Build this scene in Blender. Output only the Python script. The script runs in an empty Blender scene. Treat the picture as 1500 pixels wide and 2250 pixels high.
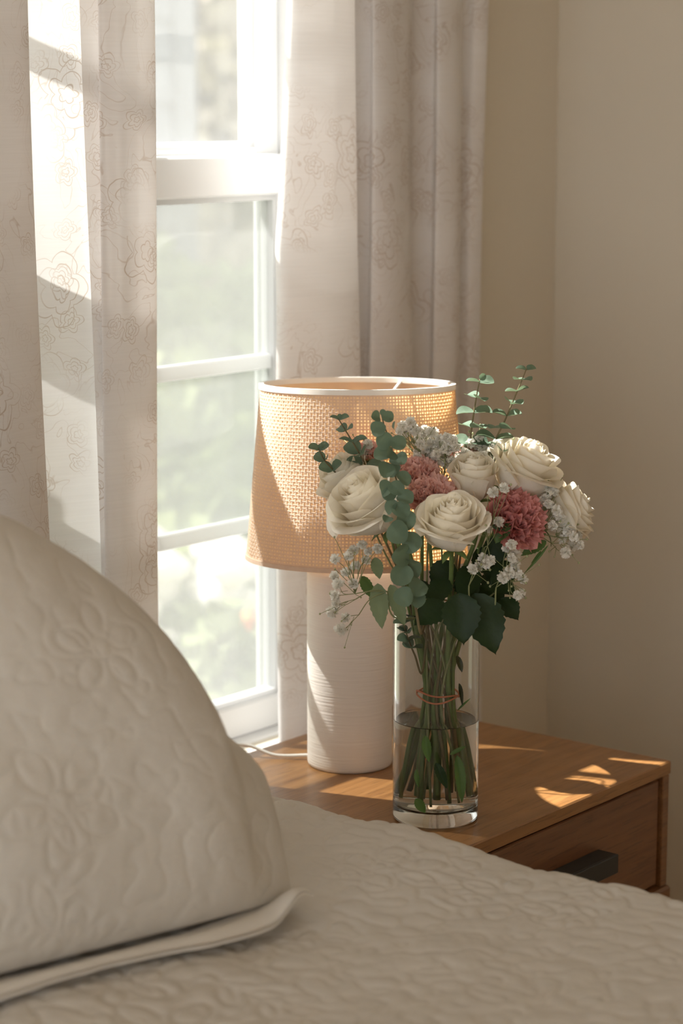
import bpy, math, random
import numpy as np
from mathutils import Vector, Matrix
random.seed(7); rng = np.random.default_rng(7)
scene = bpy.context.scene
COL = scene.collection
R = math.radians

# ------------------------------------------------------------------ camera
FPX = 5000.0; HORIZON = 230.0
CAMZ = 1.44; T = 0.62                       # camera height, nightstand top height
pitch = math.atan((1125 - HORIZON) / FPX); ang = R(39)
VIEW = np.array([math.cos(ang), math.sin(ang), 0.]); RIGHT = np.array([math.sin(ang), -math.cos(ang), 0.]); ZUP = np.array([0, 0, 1.])
FWD = VIEW * math.cos(pitch) - ZUP * math.sin(pitch); UPV = VIEW * math.sin(pitch) + ZUP * math.cos(pitch)
CAM = np.array([0, 0, CAMZ])
cd = bpy.data.cameras.new('camera'); cam = bpy.data.objects.new('camera', cd); COL.objects.link(cam)
cd.sensor_fit = 'VERTICAL'; cd.sensor_height = 36; cd.sensor_width = 24; cd.lens = FPX / 2250 * 36
cd.clip_start = 0.05; cd.clip_end = 200
M = Matrix((Vector(RIGHT), Vector(UPV), Vector(-FWD))).transposed().to_4x4(); M.translation = Vector(CAM)
cam.matrix_world = M
cd.dof.use_dof = True; cd.dof.focus_distance = 2.60; cd.dof.aperture_fstop = 4.0
scene.camera = cam

# ------------------------------------------------------------------ light
world = bpy.data.worlds.new('sky'); scene.world = world; world.use_nodes = True
bg = world.node_tree.nodes['Background']; bg.inputs[0].default_value = (0.93, 0.965, 1.0, 1); bg.inputs[1].default_value = 1.35
SUN_EL = R(53.5); SUN_AZ = np.array([-0.31, 0.95]); SUN_AZ = SUN_AZ / np.linalg.norm(SUN_AZ)
sd = bpy.data.lights.new('sun', 'SUN'); sun = bpy.data.objects.new('sun', sd); COL.objects.link(sun)
sd.energy = 13.5; sd.angle = R(0.6); sd.color = (1.0, 0.975, 0.94)
tosun = Vector((SUN_AZ[0] * math.cos(SUN_EL), SUN_AZ[1] * math.cos(SUN_EL), math.sin(SUN_EL)))
sun.rotation_euler = tosun.to_track_quat('Z', 'Y').to_euler(); sun.location = (1, 4, 5)
vs = scene.view_settings; vs.view_transform = 'Standard'; vs.look = 'None'; vs.exposure = 0.82; vs.gamma = 1; vs.use_curve_mapping = False
scene.cycles.max_bounces = 14; scene.cycles.diffuse_bounces = 6; scene.cycles.transparent_max_bounces = 24; scene.cycles.transmission_bounces = 12
scene.cycles.sample_clamp_indirect = 6

# ------------------------------------------------------------------ helpers
def ray(x, y): return FWD * FPX + RIGHT * (x - 750) + UPV * (1125 - y)
def on_z(x, y, z): d = ray(x, y); return CAM + d * ((z - CAMZ) / d[2])
def on_y(x, y, Y): d = ray(x, y); return CAM + d * (Y / d[1])
def near(x, y, P, depth=0.0):               # the point of a pixel's ray at the depth of P (plus an offset away from the lens)
    d = ray(x, y); t = ((np.array(P) - CAM) @ FWD + depth) / (d @ FWD); return CAM + d * t
def rut(r, u, t):                           # right / up / towards the viewer -> world direction
    v = RIGHT * r + ZUP * u - VIEW * t; return v / np.linalg.norm(v)
OFF = {}
def tag(o, label=None, cat=None, group=None, kind=None):
    if label: o['label'] = label
    if cat: o['category'] = cat
    if group: o['group'] = group
    if kind: o['kind'] = kind
    return o
def thing(name, loc, label, cat, group=None, kind=None):
    o = bpy.data.objects.new(name, None); COL.objects.link(o); o.location = loc; o.empty_display_size = 0.05
    OFF[o.name] = np.array(loc, float)
    return tag(o, label, cat, group, kind)
def mesh_data(name, V, F, mat=None, smooth=True, uv=None):
    me = bpy.data.meshes.new(name); V = np.asarray(V, float)
    if isinstance(F, np.ndarray) and F.ndim == 2:
        n, k = F.shape
        me.vertices.add(len(V)); me.vertices.foreach_set('co', V.astype(np.float32).ravel())
        me.loops.add(n * k); me.loops.foreach_set('vertex_index', F.astype(np.int32).ravel())
        me.polygons.add(n); me.polygons.foreach_set('loop_start', np.arange(0, n * k, k, dtype=np.int32))
        me.polygons.foreach_set('loop_total', np.full(n, k, dtype=np.int32)); me.update(calc_edges=True)
    else:
        me.from_pydata([tuple(v) for v in V], [], [tuple(f) for f in F]); me.update()
    if uv is not None:
        l = me.uv_layers.new(name='UVMap'); li = np.empty(len(me.loops), np.int32); me.loops.foreach_get('vertex_index', li)
        l.data.foreach_set('uv', np.asarray(uv, np.float32)[li].ravel())
    if smooth: me.polygons.foreach_set('use_smooth', np.ones(len(me.polygons), bool))
    if mat: me.materials.append(mat)
    return me
def obj(name, V, F, mat, parent=None, smooth=True, uv=None, kind=None):
    V = np.asarray(V, float); off = np.zeros(3)
    if parent is not None: off = OFF[parent.name]
    o = bpy.data.objects.new(name, mesh_data(name, V - off, F, mat, smooth, uv)); COL.objects.link(o)
    OFF[o.name] = off
    if parent is not None: o.parent = parent
    if kind: o['kind'] = kind
    return o
def inst(name, me, mat4, parent):
    o = bpy.data.objects.new(name, me); COL.objects.link(o)
    off = OFF[parent.name]; o.parent = parent; o.matrix_basis = Matrix.Translation(Vector(-off)) @ mat4
    return o
def frame(loc, z, x=None, s=1.0):           # matrix with local Z along z, X near x
    z = np.array(z, float); z /= np.linalg.norm(z)
    x = np.array(x if x is not None else (0.3, 0.5, 0.8), float); x = x - z * (x @ z)
    if np.linalg.norm(x) < 1e-6: x = np.array([1, 0, 0.]) - z * z[0]
    x /= np.linalg.norm(x); y = np.cross(z, x)
    sx = s if hasattr(s, '__len__') else (s, s, s)
    m = Matrix((Vector(x * sx[0]), Vector(y * sx[1]), Vector(z * sx[2]))).transposed().to_4x4(); m.translation = Vector(loc); return m
def grid_faces(nu, nv, wrap=False):
    i = np.arange(nu if wrap else nu - 1)[:, None]; j = np.arange(nv - 1)[None, :]
    a = i * nv + j; b = ((i + 1) % nu) * nv + j
    return np.stack([a, b, b + 1, a + 1], -1).reshape(-1, 4)
class MB:
    def __init__(s): s.V = []; s.F = []
    def add(s, V, F):
        b = len(s.V); s.V += [tuple(v) for v in V]; s.F += [tuple(int(i) + b for i in f) for f in F]; return s
    def box(s, x0, x1, y0, y1, z0, z1, bev=0.0):
        b = min(bev, (x1 - x0) * .45, (y1 - y0) * .45, (z1 - z0) * .45)
        if b <= 0:
            V = [(x, y, z) for x in (x0, x1) for y in (y0, y1) for z in (z0, z1)]
            return s.add(V, [(0, 1, 3, 2), (4, 6, 7, 5), (0, 4, 5, 1), (2, 3, 7, 6), (0, 2, 6, 4), (1, 5, 7, 3)])
        V = []; idx = {}
        for ix, (x, sx) in enumerate(((x0, 1), (x1, -1))):
            for iy, (y, sy) in enumerate(((y0, 1), (y1, -1))):
                for iz, (z, sz) in enumerate(((z0, 1), (z1, -1))):
                    idx[ix, iy, iz] = len(V)
                    V += [(x, y + sy * b, z + sz * b), (x + sx * b, y, z + sz * b), (x + sx * b, y + sy * b, z)]
        F = []
        for i in (0, 1):
            q = [idx[i, 0, 0], idx[i, 1, 0], idx[i, 1, 1], idx[i, 0, 1]]; F.append(q[::-1] if i == 0 else q)
            q = [idx[0, i, 0] + 1, idx[1, i, 0] + 1, idx[1, i, 1] + 1, idx[0, i, 1] + 1]; F.append(q if i == 0 else q[::-1])
            q = [idx[0, 0, i] + 2, idx[1, 0, i] + 2, idx[1, 1, i] + 2, idx[0, 1, i] + 2]; F.append(q[::-1] if i == 0 else q)
        for i in (0, 1):
            for j in (0, 1):
                a, c = idx[0, i, j], idx[1, i, j]; q = [a + 1, a + 2, c + 2, c + 1]; F.append(q if i == j else q[::-1])
                a, c = idx[i, 0, j], idx[i, 1, j]; q = [a, a + 2, c + 2, c]; F.append(q[::-1] if i == j else q)
                a, c = idx[i, j, 0], idx[i, j, 1]; q = [a, a + 1, c + 1, c]; F.append(q if i == j else q[::-1])
        for k, a in idx.items():
            q = [a, a + 1, a + 2]; F.append(q[::-1] if sum(k) % 2 == 0 else q)
        return s.add(V, F)
    def tube(s, P, rad, n=8, caps=True):
        P = np.asarray(P, float); m = len(P); rad = np.broadcast_to(np.asarray(rad, float), (m,))
        tg = np.gradient(P, axis=0); tg /= np.linalg.norm(tg, axis=1)[:, None] + 1e-12
        ref = np.array([0.31, 0.77, 0.55]) if abs(tg[0] @ np.array([0.31, 0.77, 0.55])) < .9 else np.array([1., 0, 0])
        V = []
        for i in range(m):
            x = ref - tg[i] * (ref @ tg[i]); x /= np.linalg.norm(x) + 1e-12; ref = x; y = np.cross(tg[i], x)
            for k in range(n):
                a = 2 * math.pi * k / n; V.append(P[i] + rad[i] * (x * math.cos(a) + y * math.sin(a)))
        F = [(i * n + k, i * n + (k + 1) % n, (i + 1) * n + (k + 1) % n, (i + 1) * n + k) for i in range(m - 1) for k in range(n)]
        if caps: F += [tuple(range(n))[::-1], tuple((m - 1) * n + k for k in range(n))]
        return s.add(V, F)
    def lathe(s, prof, c, n=48, close=False):
        c = np.asarray(c, float); m = len(prof); V = []
        for k in range(n):
            a = 2 * math.pi * k / n
            for r, z in prof: V.append((c[0] + r * math.cos(a), c[1] + r * math.sin(a), c[2] + z))
        F = []
        for k in range(n):
            for j in range(m if close else m - 1):
                a, b = k * m + j, ((k + 1) % n) * m + j; j2 = (j + 1) % m
                a2, b2 = k * m + j2, ((k + 1) % n) * m + j2
                F.append((a, b, b2, a2))
        return s.add(V, F)
    def build(s, name, mat, parent=None, smooth=False, kind=None):
        return obj(name, s.V, s.F, mat, parent, smooth, kind=kind)
def smooth_angle(o, a=35):
    me = o.data; me.polygons.foreach_set('use_smooth', np.ones(len(me.polygons), bool))
    try: me.set_sharp_from_angle(angle=R(a))
    except Exception: pass
    return o
def crom(P, n=8):                            # Catmull-Rom through the points
    P = np.asarray(P, float); Q = np.vstack([2 * P[0] - P[1], P, 2 * P[-1] - P[-2]]); out = []
    for i in range(1, len(Q) - 2):
        for t in np.linspace(0, 1, n, endpoint=False):
            a, b, c, d = Q[i - 1], Q[i], Q[i + 1], Q[i + 2]
            out.append(0.5 * (2 * b + (c - a) * t + (2 * a - 5 * b + 4 * c - d) * t * t + (3 * b - a - 3 * c + d) * t ** 3))
    out.append(P[-1]); return np.array(out)
def vnoise(x, y, seed=0):                    # smooth value noise, arrays in
    xi = np.floor(x).astype(np.int64); yi = np.floor(y).astype(np.int64); fx = x - xi; fy = y - yi
    fx = fx * fx * (3 - 2 * fx); fy = fy * fy * (3 - 2 * fy)
    def h(a, b):
        n = (a * 374761393 + b * 668265263 + seed * 974634777) & 0x7fffffff
        n = ((n ^ (n >> 13)) * 1274126177) & 0x7fffffff
        return ((n ^ (n >> 16)) & 0xffff) / 65535.0
    return (h(xi, yi) * (1 - fx) + h(xi + 1, yi) * fx) * (1 - fy) + (h(xi, yi + 1) * (1 - fx) + h(xi + 1, yi + 1) * fx) * fy

# ------------------------------------------------------------------ materials
def nt(name):
    m = bpy.data.materials.new(name); m.use_nodes = True; n = m.node_tree; n.nodes.clear()
    out = n.nodes.new('ShaderNodeOutputMaterial'); return m, n, out
def N(n, t, **kw):
    x = n.nodes.new(t)
    for k, v in kw.items():
        if k.startswith('i_'):
            x.inputs[k[2:].replace('_', ' ')].default_value = v
        else: setattr(x, k, v)
    return x
def rgba(c): return (c[0], c[1], c[2], 1)
def math_(n, op, a, b=None, clamp=False):
    x = n.nodes.new('ShaderNodeMath'); x.operation = op; x.use_clamp = clamp
    for i, v in enumerate((a, b)):
        if v is None: continue
        if isinstance(v, (int, float)): x.inputs[i].default_value = v
        else: n.links.new(v, x.inputs[i])
    return x.outputs[0]
def mixrgb(n, fac, a, b, mode='MIX'):
    x = n.nodes.new('ShaderNodeMix'); x.data_type = 'RGBA'; x.blend_type = mode
    for s, v in ((x.inputs[0], fac), (x.inputs[6], a), (x.inputs[7], b)):
        if isinstance(v, (int, float)): s.default_value = v
        elif isinstance(v, tuple): s.default_value = rgba(v)
        else: n.links.new(v, s)
    return x.outputs[2]
def simple(name, col, rough=0.6, spec=0.4, noise=0.0, nscale=20, bump=0.0, bscale=80, metal=0.0, trans=0.0, tcol=None, coord='Object', stretch=None):
    """principled (+ optional translucent share), colour varied by noise, fine bump"""
    m, n, out = nt(name); L = n.links.new
    p = N(n, 'ShaderNodeBsdfPrincipled'); p.inputs['Roughness'].default_value = rough; p.inputs['Specular IOR Level'].default_value = spec; p.inputs['Metallic'].default_value = metal
    tc = N(n, 'ShaderNodeTexCoord'); mp = N(n, 'ShaderNodeMapping'); L(tc.outputs[coord], mp.inputs[0])
    if stretch: mp.inputs['Scale'].default_value = stretch
    c = None
    if noise > 0:
        nz = N(n, 'ShaderNodeTexNoise'); nz.inputs['Scale'].default_value = nscale; nz.inputs['Detail'].default_value = 4; L(mp.outputs[0], nz.inputs['Vector'])
        lo = tuple(x * (1 - noise) for x in col); hi = tuple(min(1, x * (1 + noise)) for x in col)
        c = mixrgb(n, nz.outputs['Fac'], lo, hi); L(c, p.inputs['Base Color'])
    else: p.inputs['Base Color'].default_value = rgba(col)
    if bump > 0:
        nb = N(n, 'ShaderNodeTexNoise'); nb.inputs['Scale'].default_value = bscale; nb.inputs['Detail'].default_value = 5; L(mp.outputs[0], nb.inputs['Vector'])
        b = N(n, 'ShaderNodeBump'); b.inputs['Strength'].default_value = bump; b.inputs['Distance'].default_value = 0.002; L(nb.outputs['Fac'], b.inputs['Height']); L(b.outputs[0], p.inputs['Normal'])
    if trans > 0:
        t = N(n, 'ShaderNodeBsdfTranslucent')
        if tcol: t.inputs[0].default_value = rgba(tcol)
        elif c is not None: L(c, t.inputs[0])
        else: t.inputs[0].default_value = rgba(col)
        mx = N(n, 'ShaderNodeMixShader'); mx.inputs[0].default_value = trans; L(p.outputs[0], mx.inputs[1]); L(t.outputs[0], mx.inputs[2]); L(mx.outputs[0], out.inputs[0])
    else: L(p.outputs[0], out.inputs[0])
    return m
MAT = {}
MAT['wall'] = simple('beige_wall_paint', (0.69, 0.63, 0.525), 0.85, 0.2, 0.03, 3, 0.12, 180)
MAT['ceiling'] = simple('ceiling_paint', (0.80, 0.74, 0.64), 0.9, 0.2, 0.02, 3, 0.1, 120)
MAT['floor'] = simple('floor_boards', (0.46, 0.30, 0.17), 0.5, 0.4, 0.25, 6, 0.1, 40, stretch=(1, 12, 1))
MAT['trim'] = simple('white_trim_paint', (0.86, 0.83, 0.79), 0.45, 0.4, 0.02, 8, 0.03, 60)
MAT['vinyl'] = simple('white_vinyl_sash', (0.88, 0.885, 0.89), 0.35, 0.45, 0.02, 6, 0.02, 60, trans=0.18)
MAT['grille'] = simple('white_vinyl_grille', (0.88, 0.885, 0.89), 0.4, 0.4, 0.02, 6, trans=0.45)
MAT['alu'] = simple('grey_aluminium', (0.42, 0.43, 0.41), 0.5, 0.4, 0.05, 20)
MAT['quilt'] = simple('white_quilted_cotton', (0.64, 0.605, 0.55), 0.9, 0.15, 0.04, 30, 0.35, 900)
MAT['sheet'] = simple('white_cotton', (0.70, 0.665, 0.61), 0.9, 0.15, 0.03, 30, 0.2, 700)
MAT['ceramic'] = None
MAT['black'] = simple('black_metal', (0.018, 0.019, 0.018), 0.45, 0.5, 0.1, 40, 0.04, 200)
MAT['whitemetal'] = simple('white_enamel', (0.85, 0.83, 0.8), 0.4, 0.5, 0.02, 20, 0.02, 100)
MAT['rose'] = simple('cream_rose_petal', (0.93, 0.885, 0.79), 0.55, 0.25, 0.05, 60, 0.12, 300, trans=0.30, tcol=(0.95, 0.86, 0.66))
MAT['carn'] = simple('pink_carnation_petal', (0.95, 0.64, 0.57), 0.6, 0.2, 0.12, 80, 0.2, 400, trans=0.30, tcol=(0.95, 0.52, 0.45))
MAT['carn2'] = simple('dusky_pink_carnation_petal', (0.76, 0.36, 0.33), 0.6, 0.2, 0.15, 80, 0.2, 400, trans=0.25, tcol=(0.82, 0.34, 0.30))
MAT['gyp'] = simple('white_blossom', (0.88, 0.86, 0.80), 0.6, 0.2, 0.03, 200, trans=0.3)
MAT['gypstem'] = simple('thin_green_stalk', (0.25, 0.27, 0.13), 0.6, 0.2, 0.2, 80)
MAT['bud'] = simple('green_bud', (0.34, 0.35, 0.19), 0.6, 0.2, 0.2, 200)
MAT['stem'] = simple('green_stem', (0.14, 0.20, 0.06), 0.5, 0.35, 0.3, 90, 0.2, 300)
MAT['stem2'] = simple('olive_woody_stem', (0.18, 0.14, 0.07), 0.6, 0.3, 0.35, 90, 0.3, 300)
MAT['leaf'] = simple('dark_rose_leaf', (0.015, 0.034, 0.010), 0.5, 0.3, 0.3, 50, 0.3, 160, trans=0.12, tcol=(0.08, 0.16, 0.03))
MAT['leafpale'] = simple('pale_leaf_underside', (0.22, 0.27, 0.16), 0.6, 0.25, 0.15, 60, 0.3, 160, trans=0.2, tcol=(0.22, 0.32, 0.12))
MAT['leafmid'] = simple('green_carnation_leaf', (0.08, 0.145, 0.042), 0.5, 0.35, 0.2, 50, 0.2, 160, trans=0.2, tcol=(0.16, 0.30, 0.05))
MAT['euc'] = simple('grey_green_eucalyptus_leaf', (0.125, 0.185, 0.125), 0.55, 0.3, 0.35, 90, 0.25, 260, trans=0.18, tcol=(0.30, 0.40, 0.22))
MAT['band'] = simple('orange_rubber', (0.62, 0.20, 0.10), 0.6, 0.3, 0.1, 90)
MAT['weave'] = simple('woven_raffia', (0.82, 0.70, 0.57), 0.8, 0.15, 0.15, 120, 0.2, 500, trans=0.38, tcol=(0.88, 0.60, 0.31))
MAT['lining'] = simple('shade_lining', (0.90, 0.82, 0.72), 0.85, 0.1, 0.04, 60, trans=0.66, tcol=(0.97, 0.72, 0.38))
MAT['tape'] = simple('white_shade_tape', (0.88, 0.84, 0.78), 0.8, 0.2, 0.03, 60, trans=0.15)
MAT['bulb'] = simple('frosted_bulb', (0.85, 0.84, 0.8), 0.3, 0.5, 0.02, 20, trans=0.3)

def wood(name, c1, c2, axis=0, rough=0.33):
    m, n, out = nt(name); L = n.links.new
    tc = N(n, 'ShaderNodeTexCoord'); mp = N(n, 'ShaderNodeMapping'); L(tc.outputs['Object'], mp.inputs[0])
    sc_ = [28, 28, 28]; sc_[axis] = 1.6; mp.inputs['Scale'].default_value = sc_
    nz = N(n, 'ShaderNodeTexNoise'); nz.inputs['Scale'].default_value = 2.2; nz.inputs['Detail'].default_value = 8; nz.inputs['Roughness'].default_value = .62; nz.inputs['Distortion'].default_value = .5; L(mp.outputs[0], nz.inputs[0])
    sc2 = [160, 160, 160]; sc2[axis] = 9
    mp2 = N(n, 'ShaderNodeMapping'); L(tc.outputs['Object'], mp2.inputs[0]); mp2.inputs['Scale'].default_value = sc2
    n2 = N(n, 'ShaderNodeTexNoise'); n2.inputs['Scale'].default_value = 2; n2.inputs['Detail'].default_value = 3; L(mp2.outputs[0], n2.inputs[0])
    r = N(n, 'ShaderNodeValToRGB'); r.color_ramp.elements[0].position = .3; r.color_ramp.elements[1].position = .72
    r.color_ramp.elements[0].color = rgba(c1); r.color_ramp.elements[1].color = rgba(c2); L(nz.outputs['Fac'], r.inputs[0])
    dk = tuple(x * .55 for x in c1); f2 = math_(n, 'MULTIPLY', math_(n, 'GREATER_THAN', n2.outputs['Fac'], .60), .45)
    c = mixrgb(n, f2, r.outputs[0], dk)
    p = N(n, 'ShaderNodeBsdfPrincipled'); L(c, p.inputs['Base Color']); p.inputs['Roughness'].default_value = rough; p.inputs['Coat Weight'].default_value = .25; p.inputs['Coat Roughness'].default_value = .22
    n3 = N(n, 'ShaderNodeTexNoise'); n3.inputs['Scale'].default_value = 30; L(tc.outputs['Object'], n3.inputs[0])
    rr = N(n, 'ShaderNodeMapRange'); rr.inputs[3].default_value = rough - .06; rr.inputs[4].default_value = rough + .12; L(n3.outputs[0], rr.inputs[0]); L(rr.outputs[0], p.inputs['Roughness'])
    b = N(n, 'ShaderNodeBump'); b.inputs['Strength'].default_value = .12; b.inputs['Distance'].default_value = .001; L(n2.outputs['Fac'], b.inputs['Height']); L(b.outputs[0], p.inputs['Normal'])
    L(p.outputs[0], out.inputs[0]); return m
MAT['wood'] = wood('honey_brown_wood', (0.215, 0.094, 0.028), (0.36, 0.175, 0.058), 0)
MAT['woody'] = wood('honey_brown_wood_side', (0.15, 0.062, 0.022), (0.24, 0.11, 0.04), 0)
MAT['drawer'] = wood('shade_darkened_drawer_wood', (0.13, 0.050, 0.018), (0.21, 0.09, 0.034), 0)  # backlit front's shade is put into this darker wood colour

def ceramic():
    m, n, out = nt('ridged_white_plaster'); L = n.links.new
    tc = N(n, 'ShaderNodeTexCoord'); mp = N(n, 'ShaderNodeMapping'); L(tc.outputs['Object'], mp.inputs[0]); mp.inputs['Scale'].default_value = (14, 14, 420)
    nz = N(n, 'ShaderNodeTexNoise'); nz.inputs['Scale'].default_value = 1; nz.inputs['Detail'].default_value = 3; L(mp.outputs[0], nz.inputs[0])
    p = N(n, 'ShaderNodeBsdfPrincipled'); p.inputs['Roughness'].default_value = .75; p.inputs['Specular IOR Level'].default_value = .25
    L(mixrgb(n, nz.outputs[0], (.79, .72, .66), (.86, .80, .74)), p.inputs['Base Color'])
    b = N(n, 'ShaderNodeBump'); b.inputs['Strength'].default_value = .5; b.inputs['Distance'].default_value = .0012; L(nz.outputs[0], b.inputs['Height']); L(b.outputs[0], p.inputs['Normal'])
    L(p.outputs[0], out.inputs[0]); return m
MAT['ceramic'] = ceramic()
def glass(name, ior, col=(1, 1, 1)):
    m, n, out = nt(name); g = N(n, 'ShaderNodeBsdfGlass'); g.inputs['IOR'].default_value = ior; g.inputs['Roughness'].default_value = 0; g.inputs['Color'].default_value = rgba(col)
    n.links.new(g.outputs[0], out.inputs[0]); return m
MAT['glass'] = glass('clear_vase_glass', 1.46, (.985, .99, .985)); MAT['water'] = glass('water', 1.333, (.985, .99, .975))
def pane_mat(name, clear, veil, vcol, tr=.5):       # sheet that lets light straight through, with a pale diffusing share that paints in haze
    m, n, out = nt(name); L = n.links.new
    t = N(n, 'ShaderNodeBsdfTransparent'); t.inputs[0].default_value = rgba(clear)
    d = N(n, 'ShaderNodeBsdfDiffuse'); d.inputs[0].default_value = rgba(vcol); tl = N(n, 'ShaderNodeBsdfTranslucent'); tl.inputs[0].default_value = rgba(vcol)
    mx = N(n, 'ShaderNodeMixShader'); mx.inputs[0].default_value = tr; L(d.outputs[0], mx.inputs[1]); L(tl.outputs[0], mx.inputs[2])
    a = N(n, 'ShaderNodeMixShader'); a.inputs[0].default_value = veil; L(t.outputs[0], a.inputs[1]); L(mx.outputs[0], a.inputs[2])
    g = N(n, 'ShaderNodeBsdfGlossy'); g.inputs['Roughness'].default_value = .02
    b = N(n, 'ShaderNodeMixShader'); b.inputs[0].default_value = .05; L(a.outputs[0], b.inputs[1]); L(g.outputs[0], b.inputs[2]); L(b.outputs[0], out.inputs[0]); return m
MAT['pane'] = pane_mat('window_pane', (.97, .98, .97), .10, (.8, .8, .8))
def screen_mat():
    m, n, out = nt('insect_screen_mesh'); L = n.links.new
    t = N(n, 'ShaderNodeBsdfTransparent')
    d = N(n, 'ShaderNodeBsdfDiffuse'); d.inputs[0].default_value = (.25, .25, .245, 1); tl = N(n, 'ShaderNodeBsdfTranslucent'); tl.inputs[0].default_value = (.29, .29, .285, 1)
    mx = N(n, 'ShaderNodeMixShader'); mx.inputs[0].default_value = .6; L(d.outputs[0], mx.inputs[1]); L(tl.outputs[0], mx.inputs[2])
    a = N(n, 'ShaderNodeMixShader'); a.inputs[0].default_value = .36; L(t.outputs[0], a.inputs[1]); L(mx.outputs[0], a.inputs[2]); L(a.outputs[0], out.inputs[0]); return m
MAT['screen'] = screen_mat()
def curtain_mat():
    m, n, out = nt('printed_sheer_cotton'); L = n.links.new
    uv = N(n, 'ShaderNodeUVMap'); uv.uv_map = 'UVMap'
    wn = N(n, 'ShaderNodeTexNoise'); wn.inputs['Scale'].default_value = 14; wn.inputs['Detail'].default_value = 3; L(uv.outputs[0], wn.inputs[0])
    wv = N(n, 'ShaderNodeVectorMath', operation='MULTIPLY_ADD'); L(wn.outputs['Color'], wv.inputs[0]); wv.inputs[1].default_value = (.035, .035, 0); L(uv.outputs[0], wv.inputs[2])
    P = wv.outputs[0]
    def flowers(scale, Rr, k, w):
        v = N(n, 'ShaderNodeTexVoronoi'); v.voronoi_dimensions = '2D'; v.inputs['Scale'].default_value = scale; v.inputs['Randomness'].default_value = .8; L(P, v.inputs['Vector'])
        dv = N(n, 'ShaderNodeVectorMath', operation='SUBTRACT'); L(P, dv.inputs[0]); L(v.outputs['Position'], dv.inputs[1])
        # the Position output is in scaled-back coordinates
        sp = N(n, 'ShaderNodeSeparateXYZ'); L(dv.outputs[0], sp.inputs[0])
        ln = N(n, 'ShaderNodeVectorMath', operation='LENGTH'); L(dv.outputs[0], ln.inputs[0])
        th = math_(n, 'ARCTAN2', sp.outputs[1], sp.outputs[0])
        cs = math_(n, 'ABSOLUTE', math_(n, 'COSINE', math_(n, 'MULTIPLY', th, k / 2)))
        o = None
        for q in (1.0, .66, .30):
            rad = math_(n, 'MULTIPLY', math_(n, 'ADD', math_(n, 'MULTIPLY', cs, .38), .72), Rr * q)
            d = math_(n, 'ABSOLUTE', math_(n, 'SUBTRACT', ln.outputs['Value'], rad))
            l = math_(n, 'SUBTRACT', 1.0, math_(n, 'DIVIDE', d, w), clamp=True)
            o = l if o is None else math_(n, 'MAXIMUM', o, l)
        return o
    f1 = flowers(7.5, .036, 5, .0011); f2 = flowers(17, .014, 5, .0009)
    # stems and leaves: contour lines of a warped noise
    a = N(n, 'ShaderNodeTexNoise'); a.inputs['Scale'].default_value = 11; a.inputs['Detail'].default_value = 2.5; a.inputs['Distortion'].default_value = 1.2; L(P, a.inputs[0])
    fr = math_(n, 'FRACT', math_(n, 'MULTIPLY', a.outputs['Fac'], 9)); dd = math_(n, 'ABSOLUTE', math_(n, 'SUBTRACT', fr, .5))
    st = math_(n, 'SUBTRACT', 1.0, math_(n, 'DIVIDE', dd, .055), clamp=True)
    mk = N(n, 'ShaderNodeTexNoise'); mk.inputs['Scale'].default_value = 7; mk.inputs['Detail'].default_value = 1; L(uv.outputs[0], mk.inputs[0])
    mr = N(n, 'ShaderNodeMapRange'); mr.inputs[1].default_value = .40; mr.inputs[2].default_value = .54; L(mk.outputs['Fac'], mr.inputs[0])
    ink = math_(n, 'MULTIPLY', math_(n, 'MAXIMUM', math_(n, 'MAXIMUM', f1, math_(n, 'MULTIPLY', f2, .8)), math_(n, 'MULTIPLY', st, .55)), mr.outputs[0])
    # soft shading wash inside the print
    wash = math_(n, 'MULTIPLY', mr.outputs[0], .10)
    ink = math_(n, 'MINIMUM', math_(n, 'ADD', math_(n, 'MULTIPLY', ink, .72), wash), .7)
    # weave slubs
    mp = N(n, 'ShaderNodeMapping'); mp.inputs['Scale'].default_value = (12, 420, 1); L(uv.outputs[0], mp.inputs[0])
    sl = N(n, 'ShaderNodeTexNoise'); sl.inputs['Scale'].default_value = 1; sl.inputs['Detail'].default_value = 2; L(mp.outputs[0], sl.inputs[0])
    base = mixrgb(n, sl.outputs['Fac'], (.83, .805, .79), (.91, .89, .88)); c = mixrgb(n, ink, base, (.46, .33, .23))
    d = N(n, 'ShaderNodeBsdfDiffuse'); L(c, d.inputs[0]); t = N(n, 'ShaderNodeBsdfTranslucent'); L(c, t.inputs[0])
    mx = N(n, 'ShaderNodeMixShader'); mx.inputs[0].default_value = .27; L(d.outputs[0], mx.inputs[1]); L(t.outputs[0], mx.inputs[2])
    tp = N(n, 'ShaderNodeBsdfTransparent'); m2 = N(n, 'ShaderNodeMixShader'); m2.inputs[0].default_value = .06; L(mx.outputs[0], m2.inputs[1]); L(tp.outputs[0], m2.inputs[2])
    L(m2.outputs[0], out.inputs[0]); return m
MAT['curtain'] = curtain_mat()
MAT['siding'] = simple('pale_grey_siding', (0.17, 0.17, 0.175), 0.8, 0.2, 0.05, 4, 0.05, 30)
MAT['ground'] = simple('garden_ground', (0.22, 0.23, 0.14), 0.95, 0.1, 0.4, 2.5)
MAT['bushA'] = simple('pale_green_foliage', (0.27, 0.31, 0.14), 0.7, 0.2, 0.4, 5, trans=0.3)
MAT['bushB'] = simple('olive_foliage', (0.17, 0.20, 0.09), 0.7, 0.2, 0.4, 5, trans=0.25)
MAT['bushC'] = simple('brown_green_foliage', (0.46, 0.40, 0.33), 0.7, 0.2, 0.3, 4, trans=0.2)
MAT['bark'] = simple('bark', (0.22, 0.17, 0.12), 0.9, 0.1, 0.3, 20)
MAT['orangeflower'] = simple('orange_bloom', (0.80, 0.28, 0.10), 0.6, 0.2)

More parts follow.
